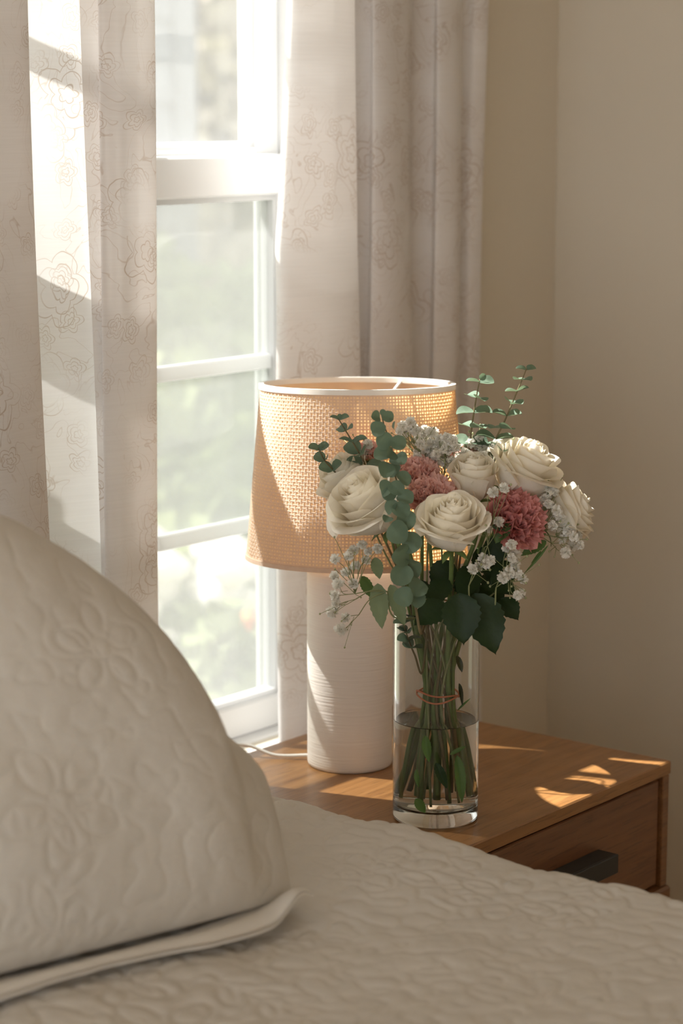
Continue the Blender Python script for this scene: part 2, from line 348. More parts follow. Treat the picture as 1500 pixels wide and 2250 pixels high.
# ------------------------------------------------------------------ room shell
XR = 2.973; YW = 1.98; XL = -1.9; YB = -2.4; ZC = 2.5
def struct(name, mb, mat):
    o = mb.build(name, mat); o['kind'] = 'structure'; return o
WX0, WX1 = 1.585, 2.425; WZ0, WZ1 = T - 0.045, T + 1.47          # window opening in the back wall
b = MB(); b.box(XL, WX0, YW, YW + .125, 0, ZC).box(WX1, XR, YW, YW + .125, 0, ZC).box(WX0, WX1, YW, YW + .125, 0, WZ0).box(WX0, WX1, YW, YW + .125, WZ1, ZC); struct('wall_back', b, MAT['wall'])
struct('wall_right', MB().box(XR, XR + .12, YB, YW + .125, 0, ZC), MAT['wall'])
b = MB(); b.box(XL - .12, XL, YB, -2.1, 0, ZC).box(XL - .12, XL, 1.7, YW + .125, 0, ZC).box(XL - .12, XL, -2.1, 1.7, 0, .2).box(XL - .12, XL, -2.1, 1.7, 2.4, ZC); struct('wall_left', b, MAT['wall'])
struct('wall_front', MB().box(XL - .12, XR + .12, YB - .12, YB, 0, ZC), MAT['wall'])
struct('floor', MB().box(XL - .12, XR + .12, YB - .12, YW + .125, -.05, 0), MAT['floor'])
struct('ceiling', MB().box(XL - .12, XR + .12, YB - .12, YW + .125, ZC, ZC + .05), MAT['ceiling'])
struct('baseboard_back', MB().box(XL, XR, YW - .014, YW, 0, .11, .004), MAT['trim'])
struct('baseboard_right', MB().box(XR - .014, XR, YB, YW - .014, 0, .11, .004), MAT['trim'])

# window: frame, two sashes, panes, screen
win = bpy.data.objects.new('window_1', None); COL.objects.link(win); win.location = ((WX0 + WX1) / 2, YW + .06, WZ0); OFF[win.name] = np.array(win.location)
tag(win, 'white double hung window with divided lower panes behind the curtains', None, None, 'structure')
fr = MB(); fr.box(WX0, WX0 + .02, YW - .0, YW + .125, WZ0, WZ1).box(WX1 - .02, WX1, YW, YW + .125, WZ0, WZ1).box(WX0, WX1, YW, YW + .125, WZ1 - .02, WZ1).box(WX0, WX1, YW + .02, YW + .125, WZ0 - .02, WZ0 + .004, .003)
fr.build('window_frame', MAT['vinyl'], win)
cs = MB(); cs.box(WX0 - .06, WX0, YW - .016, YW, WZ0 - .1, WZ1 + .06, .003).box(WX1, WX1 + .06, YW - .016, YW, WZ0 - .1, WZ1 + .06, .003).box(WX0, WX1, YW - .016, YW, WZ1, WZ1 + .06, .003)
cs.build('casing', MAT['trim'], win)
MB().box(WX0 - .075, WX1 + .075, YW - .045, YW + .045, WZ0 - .022, WZ0 - .001, .005).build('window_sill', MAT['trim'], win)
MB().box(WX0 - .05, WX1 + .05, YW - .014, YW, WZ0 - .10, WZ0 - .022, .004).build('apron', MAT['trim'], win)
def sash(name, x0, x1, z0, z1, y, wl, wr, wb, wt, xs, zs, th=.034, mw=.010):
    s = MB(); s.box(x0, x0 + wl, y - th / 2, y + th / 2, z0, z1, .003).box(x1 - wr, x1, y - th / 2, y + th / 2, z0, z1, .003)
    s.box(x0 + wl, x1 - wr, y - th / 2, y + th / 2, z0, z0 + wb, .003).box(x0 + wl, x1 - wr, y - th / 2, y + th / 2, z1 - wt, z1, .003)
    so = s.build(name, MAT['vinyl'], win)
    # glazing bead, a thin inner step round the glass
    gx0, gx1, gz0, gz1 = x0 + wl, x1 - wr, z0 + wb, z1 - wt; g = .007
    bd = MB(); bd.box(gx0, gx0 + g, y - .011, y + .011, gz0, gz1).box(gx1 - g, gx1, y - .011, y + .011, gz0, gz1).box(gx0 + g, gx1 - g, y - .011, y + .011, gz0, gz0 + g).box(gx0 + g, gx1 - g, y - .011, y + .011, gz1 - g, gz1)
    bd.build('glazing_bead', MAT['grille'], so)
    for x in xs: MB().box(x - mw, x + mw, y - .008, y + .008, gz0 + g, gz1 - g, .002).build('muntin', MAT['grille'], so)
    xe = [gx0 + g] + [v for x in xs for v in (x - mw, x + mw)] + [gx1 - g]
    for z in zs:
        for i in range(0, len(xe), 2): MB().box(xe[i], xe[i + 1], y - .008, y + .008, z - mw, z + mw, .002).build('muntin', MAT['grille'], so)
    ze = [gz0 + g] + [v for z in zs for v in (z - mw, z + mw)] + [gz1 - g]
    for i in range(0, len(xe), 2):
        for j in range(0, len(ze), 2): MB().box(xe[i], xe[i + 1], y - .0015, y + .0015, ze[j], ze[j + 1]).build('pane', MAT['pane'], so)
    return so
MUX = [1.875, 2.118]
lo = sash('lower_sash', 1.605, 2.405, WZ0 + .004, CAMZ - .066, YW + .06, .04, .040, .046, .054, MUX, [CAMZ - .346, CAMZ - .569])
up = sash('upper_sash', 1.605, 2.405, CAMZ - .096, WZ1 - .02, YW + .095, .04, .045, .040, .05, MUX, [CAMZ + .255, CAMZ + .56])
lk = MB(); lk.box(2.075, 2.125, YW + .045, YW + .075, CAMZ - .066, CAMZ - .052, .004); lk.build('sash_lock', MAT['vinyl'], lo)
scr = MB().box(1.625, 2.385, YW + .098, YW + .0995, WZ0 + .015, CAMZ - .105).build('insect_screen', MAT['screen'], win)
MB().box(1.605, 1.625, YW + .092, YW + .104, WZ0 + .006, CAMZ - .098).box(2.385, 2.405, YW + .092, YW + .104, WZ0 + .006, CAMZ - .098).box(1.625, 2.385, YW + .092, YW + .104, WZ0 + .006, WZ0 + .022).build('screen_frame', MAT['alu'], scr)

# ------------------------------------------------------------------ outdoors
def shrub(name, loc, rx, ry, rz, n, size, mat, label, cat='shrub', bloom=None, group=None):
    t = thing(name, loc, label, cat, group)
    d = rng.normal(size=(n, 3)); d /= np.linalg.norm(d, axis=1)[:, None]; rad = rng.random(n) ** .45
    lump = 1 + .18 * np.sin(d[:, 0] * 5 + loc[0]) * np.cos(d[:, 1] * 6 + 1) + .12 * np.sin(d[:, 2] * 9)
    c = np.array(loc) + d * rad[:, None] * lump[:, None] * np.array([rx, ry, rz]) + np.array([0, 0, rz])
    keep = c[:, 2] > loc[2] + .02; c = c[keep]; n = len(c)
    a = rng.normal(size=(n, 3)); a /= np.linalg.norm(a, axis=1)[:, None]; q = rng.normal(size=(n, 3)); q -= a * (a * q).sum(1)[:, None]; q /= np.linalg.norm(q, axis=1)[:, None]
    L = size * (.7 + .6 * rng.random(n))[:, None]; W = L * .45; nn = np.cross(a, q)
    V = np.stack([c, c + a * L * .5 + q * W, c + a * L + nn * L * .15, c + a * L * .5 - q * W], 1).reshape(-1, 3)
    obj('foliage', V, np.arange(4 * n).reshape(n, 4), mat, t, False, kind='stuff')
    s = MB()
    for k in range(5):
        e = np.array(loc) + np.array([rng.uniform(-.5, .5) * rx, rng.uniform(-.5, .5) * ry, rz * 1.2]); s.tube(crom([np.array(loc), (np.array(loc) * .5 + e * .5) + rng.normal(size=3) * .05, e], 4), [.03 * rz] * 1 + [.02 * rz] * 7 + [.01 * rz], 6)
    s.build('branches', MAT['bark'], t, True)
    if bloom:
        for k in range(bloom[0]):
            dd = rng.normal(size=3); dd /= np.linalg.norm(dd); dd[1] = -abs(dd[1]); dd[0] = -abs(dd[0]); dd[2] = abs(dd[2])
            p = np.array(loc) + dd * np.array([rx, ry, rz]) * .95 + np.array([0, 0, rz])
            bm = MB(); 
            for i in range(7):
                q = p + rng.normal(size=3) * bloom[1] * .5; bm.lathe([(0, -bloom[1] * .5), (bloom[1] * .45, -bloom[1] * .2), (bloom[1] * .5, bloom[1] * .1), (0, bloom[1] * .45)], q, 7)
            bm.build('bloom', bloom[2], t, True)
    return t
g = MB().box(-6, 30, YW + .17, 34, -.30, -.25); o = g.build('garden_ground', MAT['ground']); tag(o, 'sunlit pale garden ground outside the window', 'ground', None, 'structure')
def outp(px, py, dist):                      # a point out of the window along a pixel, at a distance measured along the view
    d = ray(px, py); return CAM + d / (d @ FWD) * dist
# neighbouring house, pale siding with a corner board
hp = outp(418, 200, 9.5); hs = thing('neighbor_house', (hp[0], hp[1], -.25), 'pale grey clapboard house outside the upper window panes', 'house')
hx, hy = hp[0], hp[1]
MB().box(hx - 3.2, hx, hy + .02, hy + 3, -.25, 4.2).build('wall_core', MAT['siding'], hs)
bm0 = None
for k in range(26):
    z = -.25 + k * .17
    if bm0 is None:
        bo = MB().add([(hx - 3.2, hy + .02, z), (hx - 3.2, hy - .02, z), (hx - 3.2, hy, z + .18), (hx - 3.2, hy + .02, z + .18), (hx - .1, hy + .02, z), (hx - .1, hy - .02, z), (hx - .1, hy, z + .18), (hx - .1, hy + .02, z + .18)],
                      [(0, 4, 5, 1), (1, 5, 6, 2), (2, 6, 7, 3), (0, 1, 2, 3), (4, 7, 6, 5), (0, 3, 7, 4)]).build('siding_board', MAT['siding'], hs); bm0 = bo.data
    else:
        o = bpy.data.objects.new('siding_board', bm0); COL.objects.link(o); o.parent = hs; o.location = (0, 0, k * .17)
MB().box(hx - .12, hx + .02, hy - .03, hy + 3, -.25, 4.2, .01).build('corner_board', MAT['siding'], hs)
MB().add([(hx - 3.4, hy - .4, 4.1), (hx + .4, hy - .4, 4.1), (hx + .4, hy + 3.3, 5.4), (hx - 3.4, hy + 3.3, 5.4), (hx - 3.4, hy - .4, 4.22), (hx + .4, hy - .4, 4.22), (hx + .4, hy + 3.3, 5.52), (hx - 3.4, hy + 3.3, 5.52)],
         [(3, 2, 1, 0), (4, 5, 6, 7), (0, 1, 5, 4), (1, 2, 6, 5), (2, 3, 7, 6), (3, 0, 4, 7)]).build('roof', MAT['bark'], hs)
def gnd(px, dist): p = outp(px, 1125, dist); return (p[0], p[1], -.25)
shrub('tall_tree', gnd(540, 15.5), 1.5, 1.5, 2.4, 5000, .20, MAT['bushC'], 'tall brownish tree right of the pale house outside', 'tree', group='plants outside the window')
shrub('tall_tree', gnd(700, 19.0), 1.6, 1.6, 2.6, 4000, .20, MAT['bushC'], 'tall brownish tree partly hidden by the right curtain', 'tree', group='plants outside the window')
shrub('garden_shrub', gnd(560, 6.6), .55, .55, .52, 3500, .10, MAT['bushA'], 'rounded pale green shrub seen in the upper lower-sash pane', 'shrub', group='plants outside the window')
shrub('garden_shrub', gnd(420, 7.2), .60, .60, .58, 3500, .10, MAT['bushA'], 'yellow green shrub in front of the pale house', 'shrub', group='plants outside the window')
shrub('garden_shrub', gnd(300, 6.4), .5, .5, .5, 2500, .10, MAT['bushA'], 'pale shrub beside the left curtain edge outside', 'shrub', group='plants outside the window')
shrub('white_flower_shrub', gnd(410, 5.3), .42, .42, .34, 2200, .08, MAT['bushA'], 'shrub topped with bright white blooms outside the window', 'shrub', (9, .11, MAT['gyp']), group='plants outside the window')
shrub('garden_shrub', gnd(540, 4.9), .34, .34, .30, 2500, .06, MAT['bushB'], 'olive green shrub low behind the lampshade outside', 'shrub', (2, .03, MAT['orangeflower']), group='plants outside the window')
shrub('garden_shrub', gnd(450, 4.45), .26, .26, .24, 2200, .05, MAT['bushB'], 'low olive shrub just outside above the window sill', 'shrub', (3, .03, MAT['gyp']), group='plants outside the window')
shrub('garden_shrub', gnd(350, 4.5), .26, .26, .25, 2200, .05, MAT['bushA'], 'low pale shrub outside behind the white pillow', 'shrub', group='plants outside the window')
shrub('garden_shrub', gnd(600, 4.2), .22, .22, .28, 2200, .05, MAT['bushB'], 'dark green shrub outside at the right sash edge', 'shrub', (2, .03, MAT['orangeflower']), group='plants outside the window')

shrub('added_shade_shrub', (1.57, 2.46, -.25), .20, .13, 1.0, 3000, .05, MAT['bushB'], 'added unseen narrow shrub outside, shading the lower left curtain', 'shrub', group='plants outside the window')  # added out of view to keep sun off the lower left curtain

# ------------------------------------------------------------------ curtains
def curtain(name, ctrl, z0, z1, label, edge=None, seed=1):
    C = crom(ctrl, 9); n = len(C); nz = 90
    seg = np.r_[0, np.cumsum(np.linalg.norm(np.diff(C, axis=0), axis=1))]
    Z = np.linspace(z0, z1, nz); V = np.zeros((n, nz, 3)); UVs = np.zeros((n, nz, 2))
    for j, z in enumerate(Z):
        k = .85 + .2 * (z1 - z) / (z1 - z0)
        cy = C[:, 1].mean(); wob = .006 * np.sin(seg * 9 + z * 2.1 + seed) + .004 * np.sin(seg * 23 - z * 3.3 + seed)
        V[:, j, 0] = C[:, 0] + wob + (edge(z) * np.clip(1 - seg / .45, 0, 1) if edge else 0)
        V[:, j, 1] = cy + (C[:, 1] - cy) * k + .004 * np.sin(seg * 31 + z * 4 + seed); V[:, j, 2] = z
        UVs[:, j, 0] = seg + seed * 3.3; UVs[:, j, 1] = z
    o = obj(name, V.reshape(-1, 3), grid_faces(n, nz), MAT['curtain'], None, True, UVs.reshape(-1, 2))
    # put the origin at the hem
    loc = Vector((float(V[:, 0, 0].mean()), float(V[:, 0, 1].mean()), z0)); o.data.transform(Matrix.Translation(-loc)); o.location = loc
    return tag(o, label, 'curtain', 'printed curtains')
leftC = [(1.22, 1.93), (1.28, 1.90), (1.35, 1.94), (1.43, 1.90), (1.50, 1.94), (1.57, 1.90), (1.64, 1.94), (1.70, 1.893), (1.765, 1.888), (1.80, 1.896), (1.79, 1.912), (1.74, 1.925), (1.69, 1.944), (1.70, 1.962), (1.79, 1.957), (1.845, 1.934), (1.893, 1.912), (1.905, 1.902), (1.893, 1.894), (1.92, 1.884), (1.962, 1.884), (1.980, 1.891), (1.962, 1.899), (1.925, 1.902), (1.900, 1.9025), (1.882, 1.904)]
curtain('window_curtain', leftC, .02, 2.26, 'sheer white curtain with floral print left of the window gap, sunlit', None, 1)
rightC = [(2.50, 1.957), (2.42, 1.956), (2.34, 1.950), (2.285, 1.945), (2.258, 1.934), (2.262, 1.916), (2.31, 1.904), (2.36, 1.902), (2.388, 1.910), (2.382, 1.932), (2.415, 1.944), (2.432, 1.926), (2.418, 1.906), (2.455, 1.896), (2.505, 1.902), (2.535, 1.922), (2.555, 1.936), (2.575, 1.922), (2.565, 1.906), (2.60, 1.900), (2.632, 1.912), (2.640, 1.930), (2.655, 1.925), (2.66, 1.906), (2.684, 1.906), (2.69, 1.93)]
def lead(z): return .022 * max(0, (z - 1.24) / .35) ** 1.2 - .010 * math.exp(-((z - 1.26) / .05) ** 2)
curtain('window_curtain', rightC, .02, 2.26, 'bunched white curtain with floral print behind the lamp, beside the corner', lead, 2)
rod = thing('curtain_rod', (2.0, 1.915, 2.26), 'white curtain rod above the window', 'curtain rod')
MB().tube([(1.1, 1.915, 2.285), (2.85, 1.915, 2.285)], .010, 12).build('pole', MAT['whitemetal'], rod, True)
for x in (1.3, 2.78): MB().box(x - .01, x + .01, 1.905, YW, 2.27, 2.30, .003).build('bracket', MAT['whitemetal'], rod)

# ------------------------------------------------------------------ nightstand
NX0, NX1, NY0, NY1 = 1.925, 2.432, 1.430, 1.872
ns = thing('nightstand', ((NX0 + NX1) / 2, (NY0 + NY1) / 2, 0), 'honey brown wooden nightstand with black drawer pull beside the bed', 'nightstand')
MB().box(NX0, NX1, NY0, NY1, T - .018, T, .0018).build('top', MAT['wood'], ns)
NB = T - .165
MB().box(NX1 - .016, NX1 - .001, NY0 + .002, NY1 - .004, NB, T - .018, .001).build('side_panel', MAT['woody'], ns)
MB().box(NX0 + .001, NX0 + .016, NY0 + .002, NY1 - .004, NB, T - .018, .001).build('side_panel', MAT['woody'], ns)
MB().box(NX0 + .016, NX1 - .016, NY1 - .014, NY1 - .004, NB, T - .018).build('back_panel', MAT['woody'], ns)
MB().box(NX0 - .001, NX1 + .001, NY0 - .004, NY1, NB - .018, NB, .003).build('bottom_board', MAT['woody'], ns)
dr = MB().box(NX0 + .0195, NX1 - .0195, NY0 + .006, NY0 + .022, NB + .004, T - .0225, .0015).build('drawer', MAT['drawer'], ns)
hx0, hx1 = NX0 + .130, NX1 - .160; hz = NB + .076
h = MB().box(hx0, hx1, NY0 - .024, NY0 - .020, hz - .012, hz + .012, .001).box(hx0, hx1, NY0 - .021, NY0 + .006, hz + .009, hz + .012, .0008)
h.build('drawer_pull', MAT['black'], dr)
for sx in (NX0 + .03, NX1 - .03):
    for sy in (NY0 + .03, NY1 - .03):
        MB().tube([(sx, sy, NB - .017), (sx, sy, .2), (sx, sy, 0)], [.017, .014, .010], 14).build('leg', MAT['woody'], ns, True)

# ------------------------------------------------------------------ bed, quilt, pillow
BX0, BX1, BY0, BY1 = .38, 1.900, -.14, 1.84; BZ = .668
bed = thing('bed', ((BX0 + BX1) / 2, (BY0 + BY1) / 2, 0), 'bed covered with white quilted bedding next to the nightstand', 'bed')
MB().box(BX0 + .01, BX1 - .01, BY0 + .01, BY1, .16, .40, .01).build('box_base', MAT['sheet'], bed)
MB().box(BX0 + .015, BX1 - .015, BY0 + .015, BY1 - .005, .402, BZ - .012, .035).build('mattress', MAT['sheet'], bed)
for sx in (BX0 + .08, BX1 - .08):
    for sy in (BY0 + .08, BY1 - .08): MB().tube([(sx, sy, .162), (sx, sy, 0)], [.03, .022], 12).build('leg', MAT['woody'], bed, True)

class Stitch:
    """height of a quilted cloth: puffed patches between stitched flowers, rings and leaves"""
    def __init__(s, w, h, seed, res=.0022, dens=42):
        s.res = res; nx, ny = int(w / res) + 2, int(h / res) + 2; g = np.full((nx, ny), .02); r = np.random.default_rng(seed)
        xs = np.arange(nx) * res; ys = np.arange(ny) * res
        def stamp(cx, cy, rad, fn):
            i0, i1 = max(0, int((cx - rad) / res)), min(nx, int((cx + rad) / res) + 1); j0, j1 = max(0, int((cy - rad) / res)), min(ny, int((cy + rad) / res) + 1)
            if i1 <= i0 or j1 <= j0: return
            X, Y = np.meshgrid(xs[i0:i1] - cx, ys[j0:j1] - cy, indexing='ij'); g[i0:i1, j0:j1] = np.minimum(g[i0:i1, j0:j1], fn(X, Y))
        def ell(ox, oy, a, b, t):
            def f(X, Y):
                x = (X - ox) * math.cos(t) + (Y - oy) * math.sin(t); y = -(X - ox) * math.sin(t) + (Y - oy) * math.cos(t)
                k = np.sqrt((x / a) ** 2 + (y / b) ** 2) + 1e-9; return np.abs(k - 1) * min(a, b)
            return f
        n = int(w * h * dens)
        for _ in range(n):
            cx, cy = r.uniform(0, w), r.uniform(0, h); q = r.uniform(.8, 1.3); kind = r.random(); t0 = r.uniform(0, 6.28)
            if kind < .5:
                stamp(cx, cy, .1, ell(0, 0, .013 * q, .013 * q, 0)); k = 5 if r.random() < .5 else 6
                for i in range(k):
                    t = t0 + 6.283 * i / k; stamp(cx, cy, .1, ell(.034 * q * math.cos(t), .034 * q * math.sin(t), .020 * q, .013 * q, t))
            else:
                for i in range(5):
                    t = t0 + (i - 2) * .15; ox = (i - 2) * .028 * q; stamp(cx, cy, .12, ell(ox * math.cos(t0) + (.012 if i % 2 else -.012) * -math.sin(t0), ox * math.sin(t0) + (.012 if i % 2 else -.012) * math.cos(t0), .019 * q, .008 * q, t0 + (.7 if i % 2 else -.7)))
        X, Y = np.meshgrid(xs, ys, indexing='ij')
        Xr, Yr = X * .8 + Y * .6, Y * .8 - X * .6
        c = np.abs(.6 * vnoise(X * 40 + 3, Y * 40, seed) + .4 * vnoise(Xr * 62, Yr * 62, seed + 9) - .5) * .035; g = np.minimum(g, c + .0015)      # meandering filler stitching
        puff = 1 - np.exp(-(g / .0042) ** 1.3)
        s.g = puff + .30 * (vnoise(X * 90, Y * 90, seed + 1) - .5) + .18 * (vnoise(X * 210, Y * 210, seed + 2) - .5); s.w, s.h = w, h
    def __call__(s, u, v):
        fu = np.clip(u / s.res, 0, s.g.shape[0] - 1.001); fv = np.clip(v / s.res, 0, s.g.shape[1] - 1.001)
        i = fu.astype(int); j = fv.astype(int); a = fu - i; b = fv - j; g = s.g
        return (g[i, j] * (1 - a) + g[i + 1, j] * a) * (1 - b) + (g[i, j + 1] * (1 - a) + g[i + 1, j + 1] * a) * b
# quilt: the grid is finest where the photograph looks
rc = .036; arc = rc * math.pi / 2; drop = .30; inner = BX1 - rc
xs = np.r_[np.linspace(BX0 - .0, 1.0, 40, endpoint=False), np.linspace(1.0, inner, 330, endpoint=False)]
prof = [(x, BZ, 0.0, 1.0) for x in xs] + [(inner + rc * math.sin(t), BZ - rc + rc * math.cos(t), math.sin(t), math.cos(t)) for t in np.linspace(0, math.pi / 2, 28)] + [(BX1, BZ - rc - d, 1.0, 0.0) for d in np.linspace(.006, drop, 36)]
prof = np.array(prof); sl = np.r_[0, np.cumsum(np.hypot(np.diff(prof[:, 0]), np.diff(prof[:, 1])))]
ys = np.r_[np.linspace(BY0, .75, 50, endpoint=False), np.linspace(.75, BY1, 470)]
S, Yg = np.meshgrid(sl, ys, indexing='ij'); st = Stitch(sl[-1] + .05, BY1 - BY0 + .05, 5)
hgt = .0036 * st(S, Yg - BY0) + .010 * (vnoise(S * 5, Yg * 5, 11) - .5) + .006 * (vnoise(S * 13, Yg * 11, 12) - .5)
edge = np.clip((S - sl[len(xs)] + .05) / .1, 0, 1); hgt += edge * .010 * (vnoise(S * 2, Yg * 14, 13) - .5)
V = np.stack([prof[:, 0][:, None] + prof[:, 2][:, None] * hgt, Yg, prof[:, 1][:, None] + prof[:, 3][:, None] * hgt], -1)
q = obj('quilt', V.reshape(-1, 3), grid_faces(*S.shape), MAT['quilt'], None, True); q.data.transform(Matrix.Translation((-1.1, -.9, -BZ))); q.location = (1.1, .9, BZ)
tag(q, 'white quilted coverlet with embossed stitching spread over the bed', 'quilt')

# pillow: outline found on a plane that leans back from the bed, its right end turned a little into the room
LEAN = math.tan(R(20)); YAW = R(14); PA = np.array([math.cos(YAW), -math.sin(YAW), 0]); PN = np.array([math.sin(YAW), math.cos(YAW), 0])
PB = np.array([1.632, 1.397, BZ + .006]) - PN * .015; PU = ZUP + PN * LEAN; PNORM = np.cross(PA, PU); PNORM /= np.linalg.norm(PNORM); PNORM *= -np.sign(PNORM @ PN)
def pil(px, py):                              # pixel -> (along, height) on the leaning mid plane
    d = ray(px, py); t = ((PB - CAM) @ PNORM) / (d @ PNORM); p = CAM + d * t - PB; return p @ PA, p[2]
top = [pil(*p) for p in ((594, 1880), (594, 1780), (584, 1708), (545, 1656), (484, 1608), (436, 1556), (378, 1440), (290, 1330), (185, 1242), (90, 1182), (0, 1135))]
xr0 = top[0][0]
outl = [(xr0 - .006, .0)] + top[0:]
cx = outl[-1][0] - .05; hm = outl[-1][1] + .012
outl += [(cx, hm)]; outl += [(2 * cx - x, h_) for x, h_ in outl[-2::-1]]
O = crom([(x, max(h_, 0)) for x, h_ in outl], 10); O[:, 1] = np.maximum(O[:, 1], 0)
hs_ = np.linspace(0, 1, 250); nu = 330; us = np.linspace(0, 1, nu)
xo = O[:, 0]; ho = O[:, 1]; xl, xrr = xo.min(), xo.max()
# height of the outline over X
half = len(O) // 2
def topline(x):
    xs_ = np.where(x > cx, x, 2 * cx - x); seg = O[:half + 1]; k = np.argsort(seg[:, 0]); return np.interp(xs_, seg[k, 0], np.maximum.accumulate(seg[k, 1][::-1])[::-1])
Xg = xl + .004 + (xrr - xl - .008) * us
nh = 240; Hs = np.linspace(0, 1, nh)
TL = np.maximum(topline(Xg), .02)
Xm = np.repeat(Xg[:, None], nh, 1); Hm = TL[:, None] * Hs[None, :]
dr_ = np.minimum(xrr - Xm, Xm - xl); dt = (TL[:, None] - Hm); db = Hm
def prof_(d, w): return np.clip(1 - (1 - np.clip(d / w, 0, 1)) ** 2.2, 0, 1) ** .55
thick = .098 * prof_(dr_ + .002, .20) * prof_(dt * .8 + .0, .26) * (.30 + .70 * prof_(db + .004, .17))
sp_ = Stitch(xrr - xl + .1, .75, 21, dens=34)
emb = .0018 * sp_(Xm - xl, Hm * 1.15) * np.clip(thick / .03, 0, 1)
wr = .016 * (vnoise(Xm * 7 + Hm * 3, Hm * 9, 31) - .5) + .016 * (vnoise(Xm * 16 + Hm * 12, Hm * 8 - Xm * 9, 32) - .5) * np.clip(1 - dr_ / .25, 0, 1)
nrm = PNORM
mid = PB + Xm[..., None] * PA + Hm[..., None] * PU
front = mid + nrm * (thick + emb + wr * np.clip(thick / .04, 0, 1))[..., None]; back = mid - nrm * (thick * .7)[..., None]
front[..., 2] = np.maximum(front[..., 2], BZ + .006); back[..., 2] = np.maximum(back[..., 2], BZ + .006)
Fq = grid_faces(nu, nh); nb_ = nu * nh
V = np.vstack([front.reshape(-1, 3), back.reshape(-1, 3)]); F = np.vstack([Fq, Fq[:, ::-1] + nb_])
# close the rim: right, left, bottom and top borders
def rim(i): i = np.array(i); return np.stack([i[:-1], i[1:], i[1:] + nb_, i[:-1] + nb_], 1)
I = lambda u, v: u * nh + v
F = np.vstack([F, rim([I(nu - 1, j) for j in range(nh)])[:, ::-1], rim([I(0, j) for j in range(nh)]), rim([I(i, 0) for i in range(nu)])[:, ::-1], rim([I(i, nh - 1) for i in range(nu)])])
pw = thing('pillow', tuple(PB + PA * cx), 'large white quilted pillow sham leaning at the head of the bed', 'pillow')
obj('cushion', V, F, MAT['quilt'], pw, True)
# flange lying on the quilt along the lower edge
nf = 240; fx = np.linspace(xl + .02, xrr - .010, nf); fb = np.stack([np.interp(fx, Xg, front[:, 2, k]) for k in range(3)], -1); rows = []
for w in np.linspace(-.3, 1, 12):
    wv = max(0., w); p = fb - PN * ((.036 + .008 * np.sin(fx * 11 + 1)) * w)[:, None]
    p[:, 2] = BZ + .0135 + .006 * wv * (np.sin(fx * 17) * .5 + .5) + .018 * wv * np.exp(-((fx - xrr + .03) / .025) ** 2) + .006 * math.sin(math.pi * wv)
    rows.append(p)
rows = np.stack(rows, 1); nf2 = rows.shape[1]
lower = rows.copy(); lower[..., 2] -= .0035
V = np.vstack([rows.reshape(-1, 3), lower.reshape(-1, 3)]); nb2 = nf * nf2; Fq = grid_faces(nf, nf2)
ri = np.array([i * nf2 + nf2 - 1 for i in range(nf)]); re = np.array([(nf - 1) * nf2 + j for j in range(nf2)])
F = np.vstack([Fq[:, ::-1], Fq + nb2, np.stack([ri[:-1], ri[1:], ri[1:] + nb2, ri[:-1] + nb2], 1), np.stack([re[:-1], re[1:], re[1:] + nb2, re[:-1] + nb2], 1)])
obj('flange', V, F, MAT['sheet'], pw, True)

# ------------------------------------------------------------------ lamp
LX, LY = 2.168, 1.742
lamp = thing('table_lamp', (LX, LY, T), 'table lamp with white cylinder base and woven straw shade', 'lamp')
rB = .0537
pr = [(0, 0), (rB - .003, 0), (rB - .0008, .0012), (rB, .004)] + [(rB, z) for z in np.linspace(.01, .246, 30)] + [(rB - .001, .2495), (rB - .004, .252), (.02, .253), (0, .253)]
smooth_angle(MB().lathe(pr, (LX, LY, T), 72).build('base', MAT['ceramic'], lamp), 50)
SX, SY = LX + RIGHT[0] * .009, LY + RIGHT[1] * .009
MB().lathe([(0, .253), (.011, .253), (.011, .285), (.017, .288), (.017, .335), (.006, .338), (0, .338)], (LX, LY, T), 20).build('socket', MAT['whitemetal'], lamp, True)
MB().lathe([(.012, .338), (.016, .352), (.029, .385), (.030, .40), (.022, .423), (.008, .433), (0, .434)], (LX, LY, T), 24).build('bulb', MAT['bulb'], lamp, True)
r0, r1, z0, z1 = .1365, .1185, T + .268, T + .480
def rs(z): return r0 + (r1 - r0) * (z - z0) / (z1 - z0)
shade = MB().lathe([(rs(z) - .0022, z) for z in np.linspace(z0 + .001, z1 - .001, 14)], (SX, SY, 0), 120).build('shade', MAT['lining'], lamp, True)
# woven strands
wv = MB(); nvs = 190; nhs = 52; hw = .00115
Vv = []; Fv = []
def strip(P, Nn, Tn):
    b0 = len(Vv)
    for p, nn, tt in zip(P, Nn, Tn):
        Vv.append(p - tt * hw); Vv.append(p + nn * .0004); Vv.append(p + tt * hw)
    for i in range(len(P) - 1):
        a = b0 + i * 3; Fv.append((a, a + 1, a + 4, a + 3)); Fv.append((a + 1, a + 2, a + 5, a + 4))
for k in range(nvs):
    a = 2 * math.pi * (k + .12 * random.uniform(-1, 1)) / nvs; ca, sa = math.cos(a), math.sin(a); zz = np.linspace(z0 + .002, z1 - .002, nhs // 1 + 1)
    P = [np.array([SX + (rs(z) + .0006 * (1 if (i + k) % 2 else -1) + .0006) * ca, SY + (rs(z) + .0006 * (1 if (i + k) % 2 else -1) + .0006) * sa, z]) for i, z in enumerate(zz)]
    strip(P, [np.array([ca, sa, 0])] * len(P), [np.array([-sa, ca, 0])] * len(P))
for j in range(nhs):
    z = z0 + .003 + (z1 - z0 - .006) * (j + .5 + .12 * random.uniform(-1, 1)) / nhs; P = []; Nn = []
    for k in range(nvs + 1):
        a = 2 * math.pi * k / nvs; r = rs(z) + .0006 + .0006 * (1 if (j + k) % 2 else -1); P.append(np.array([SX + r * math.cos(a), SY + r * math.sin(a), z])); Nn.append(np.array([math.cos(a), math.sin(a), 0]))
    strip(P, Nn, [np.array([0, 0, 1.])] * len(P))
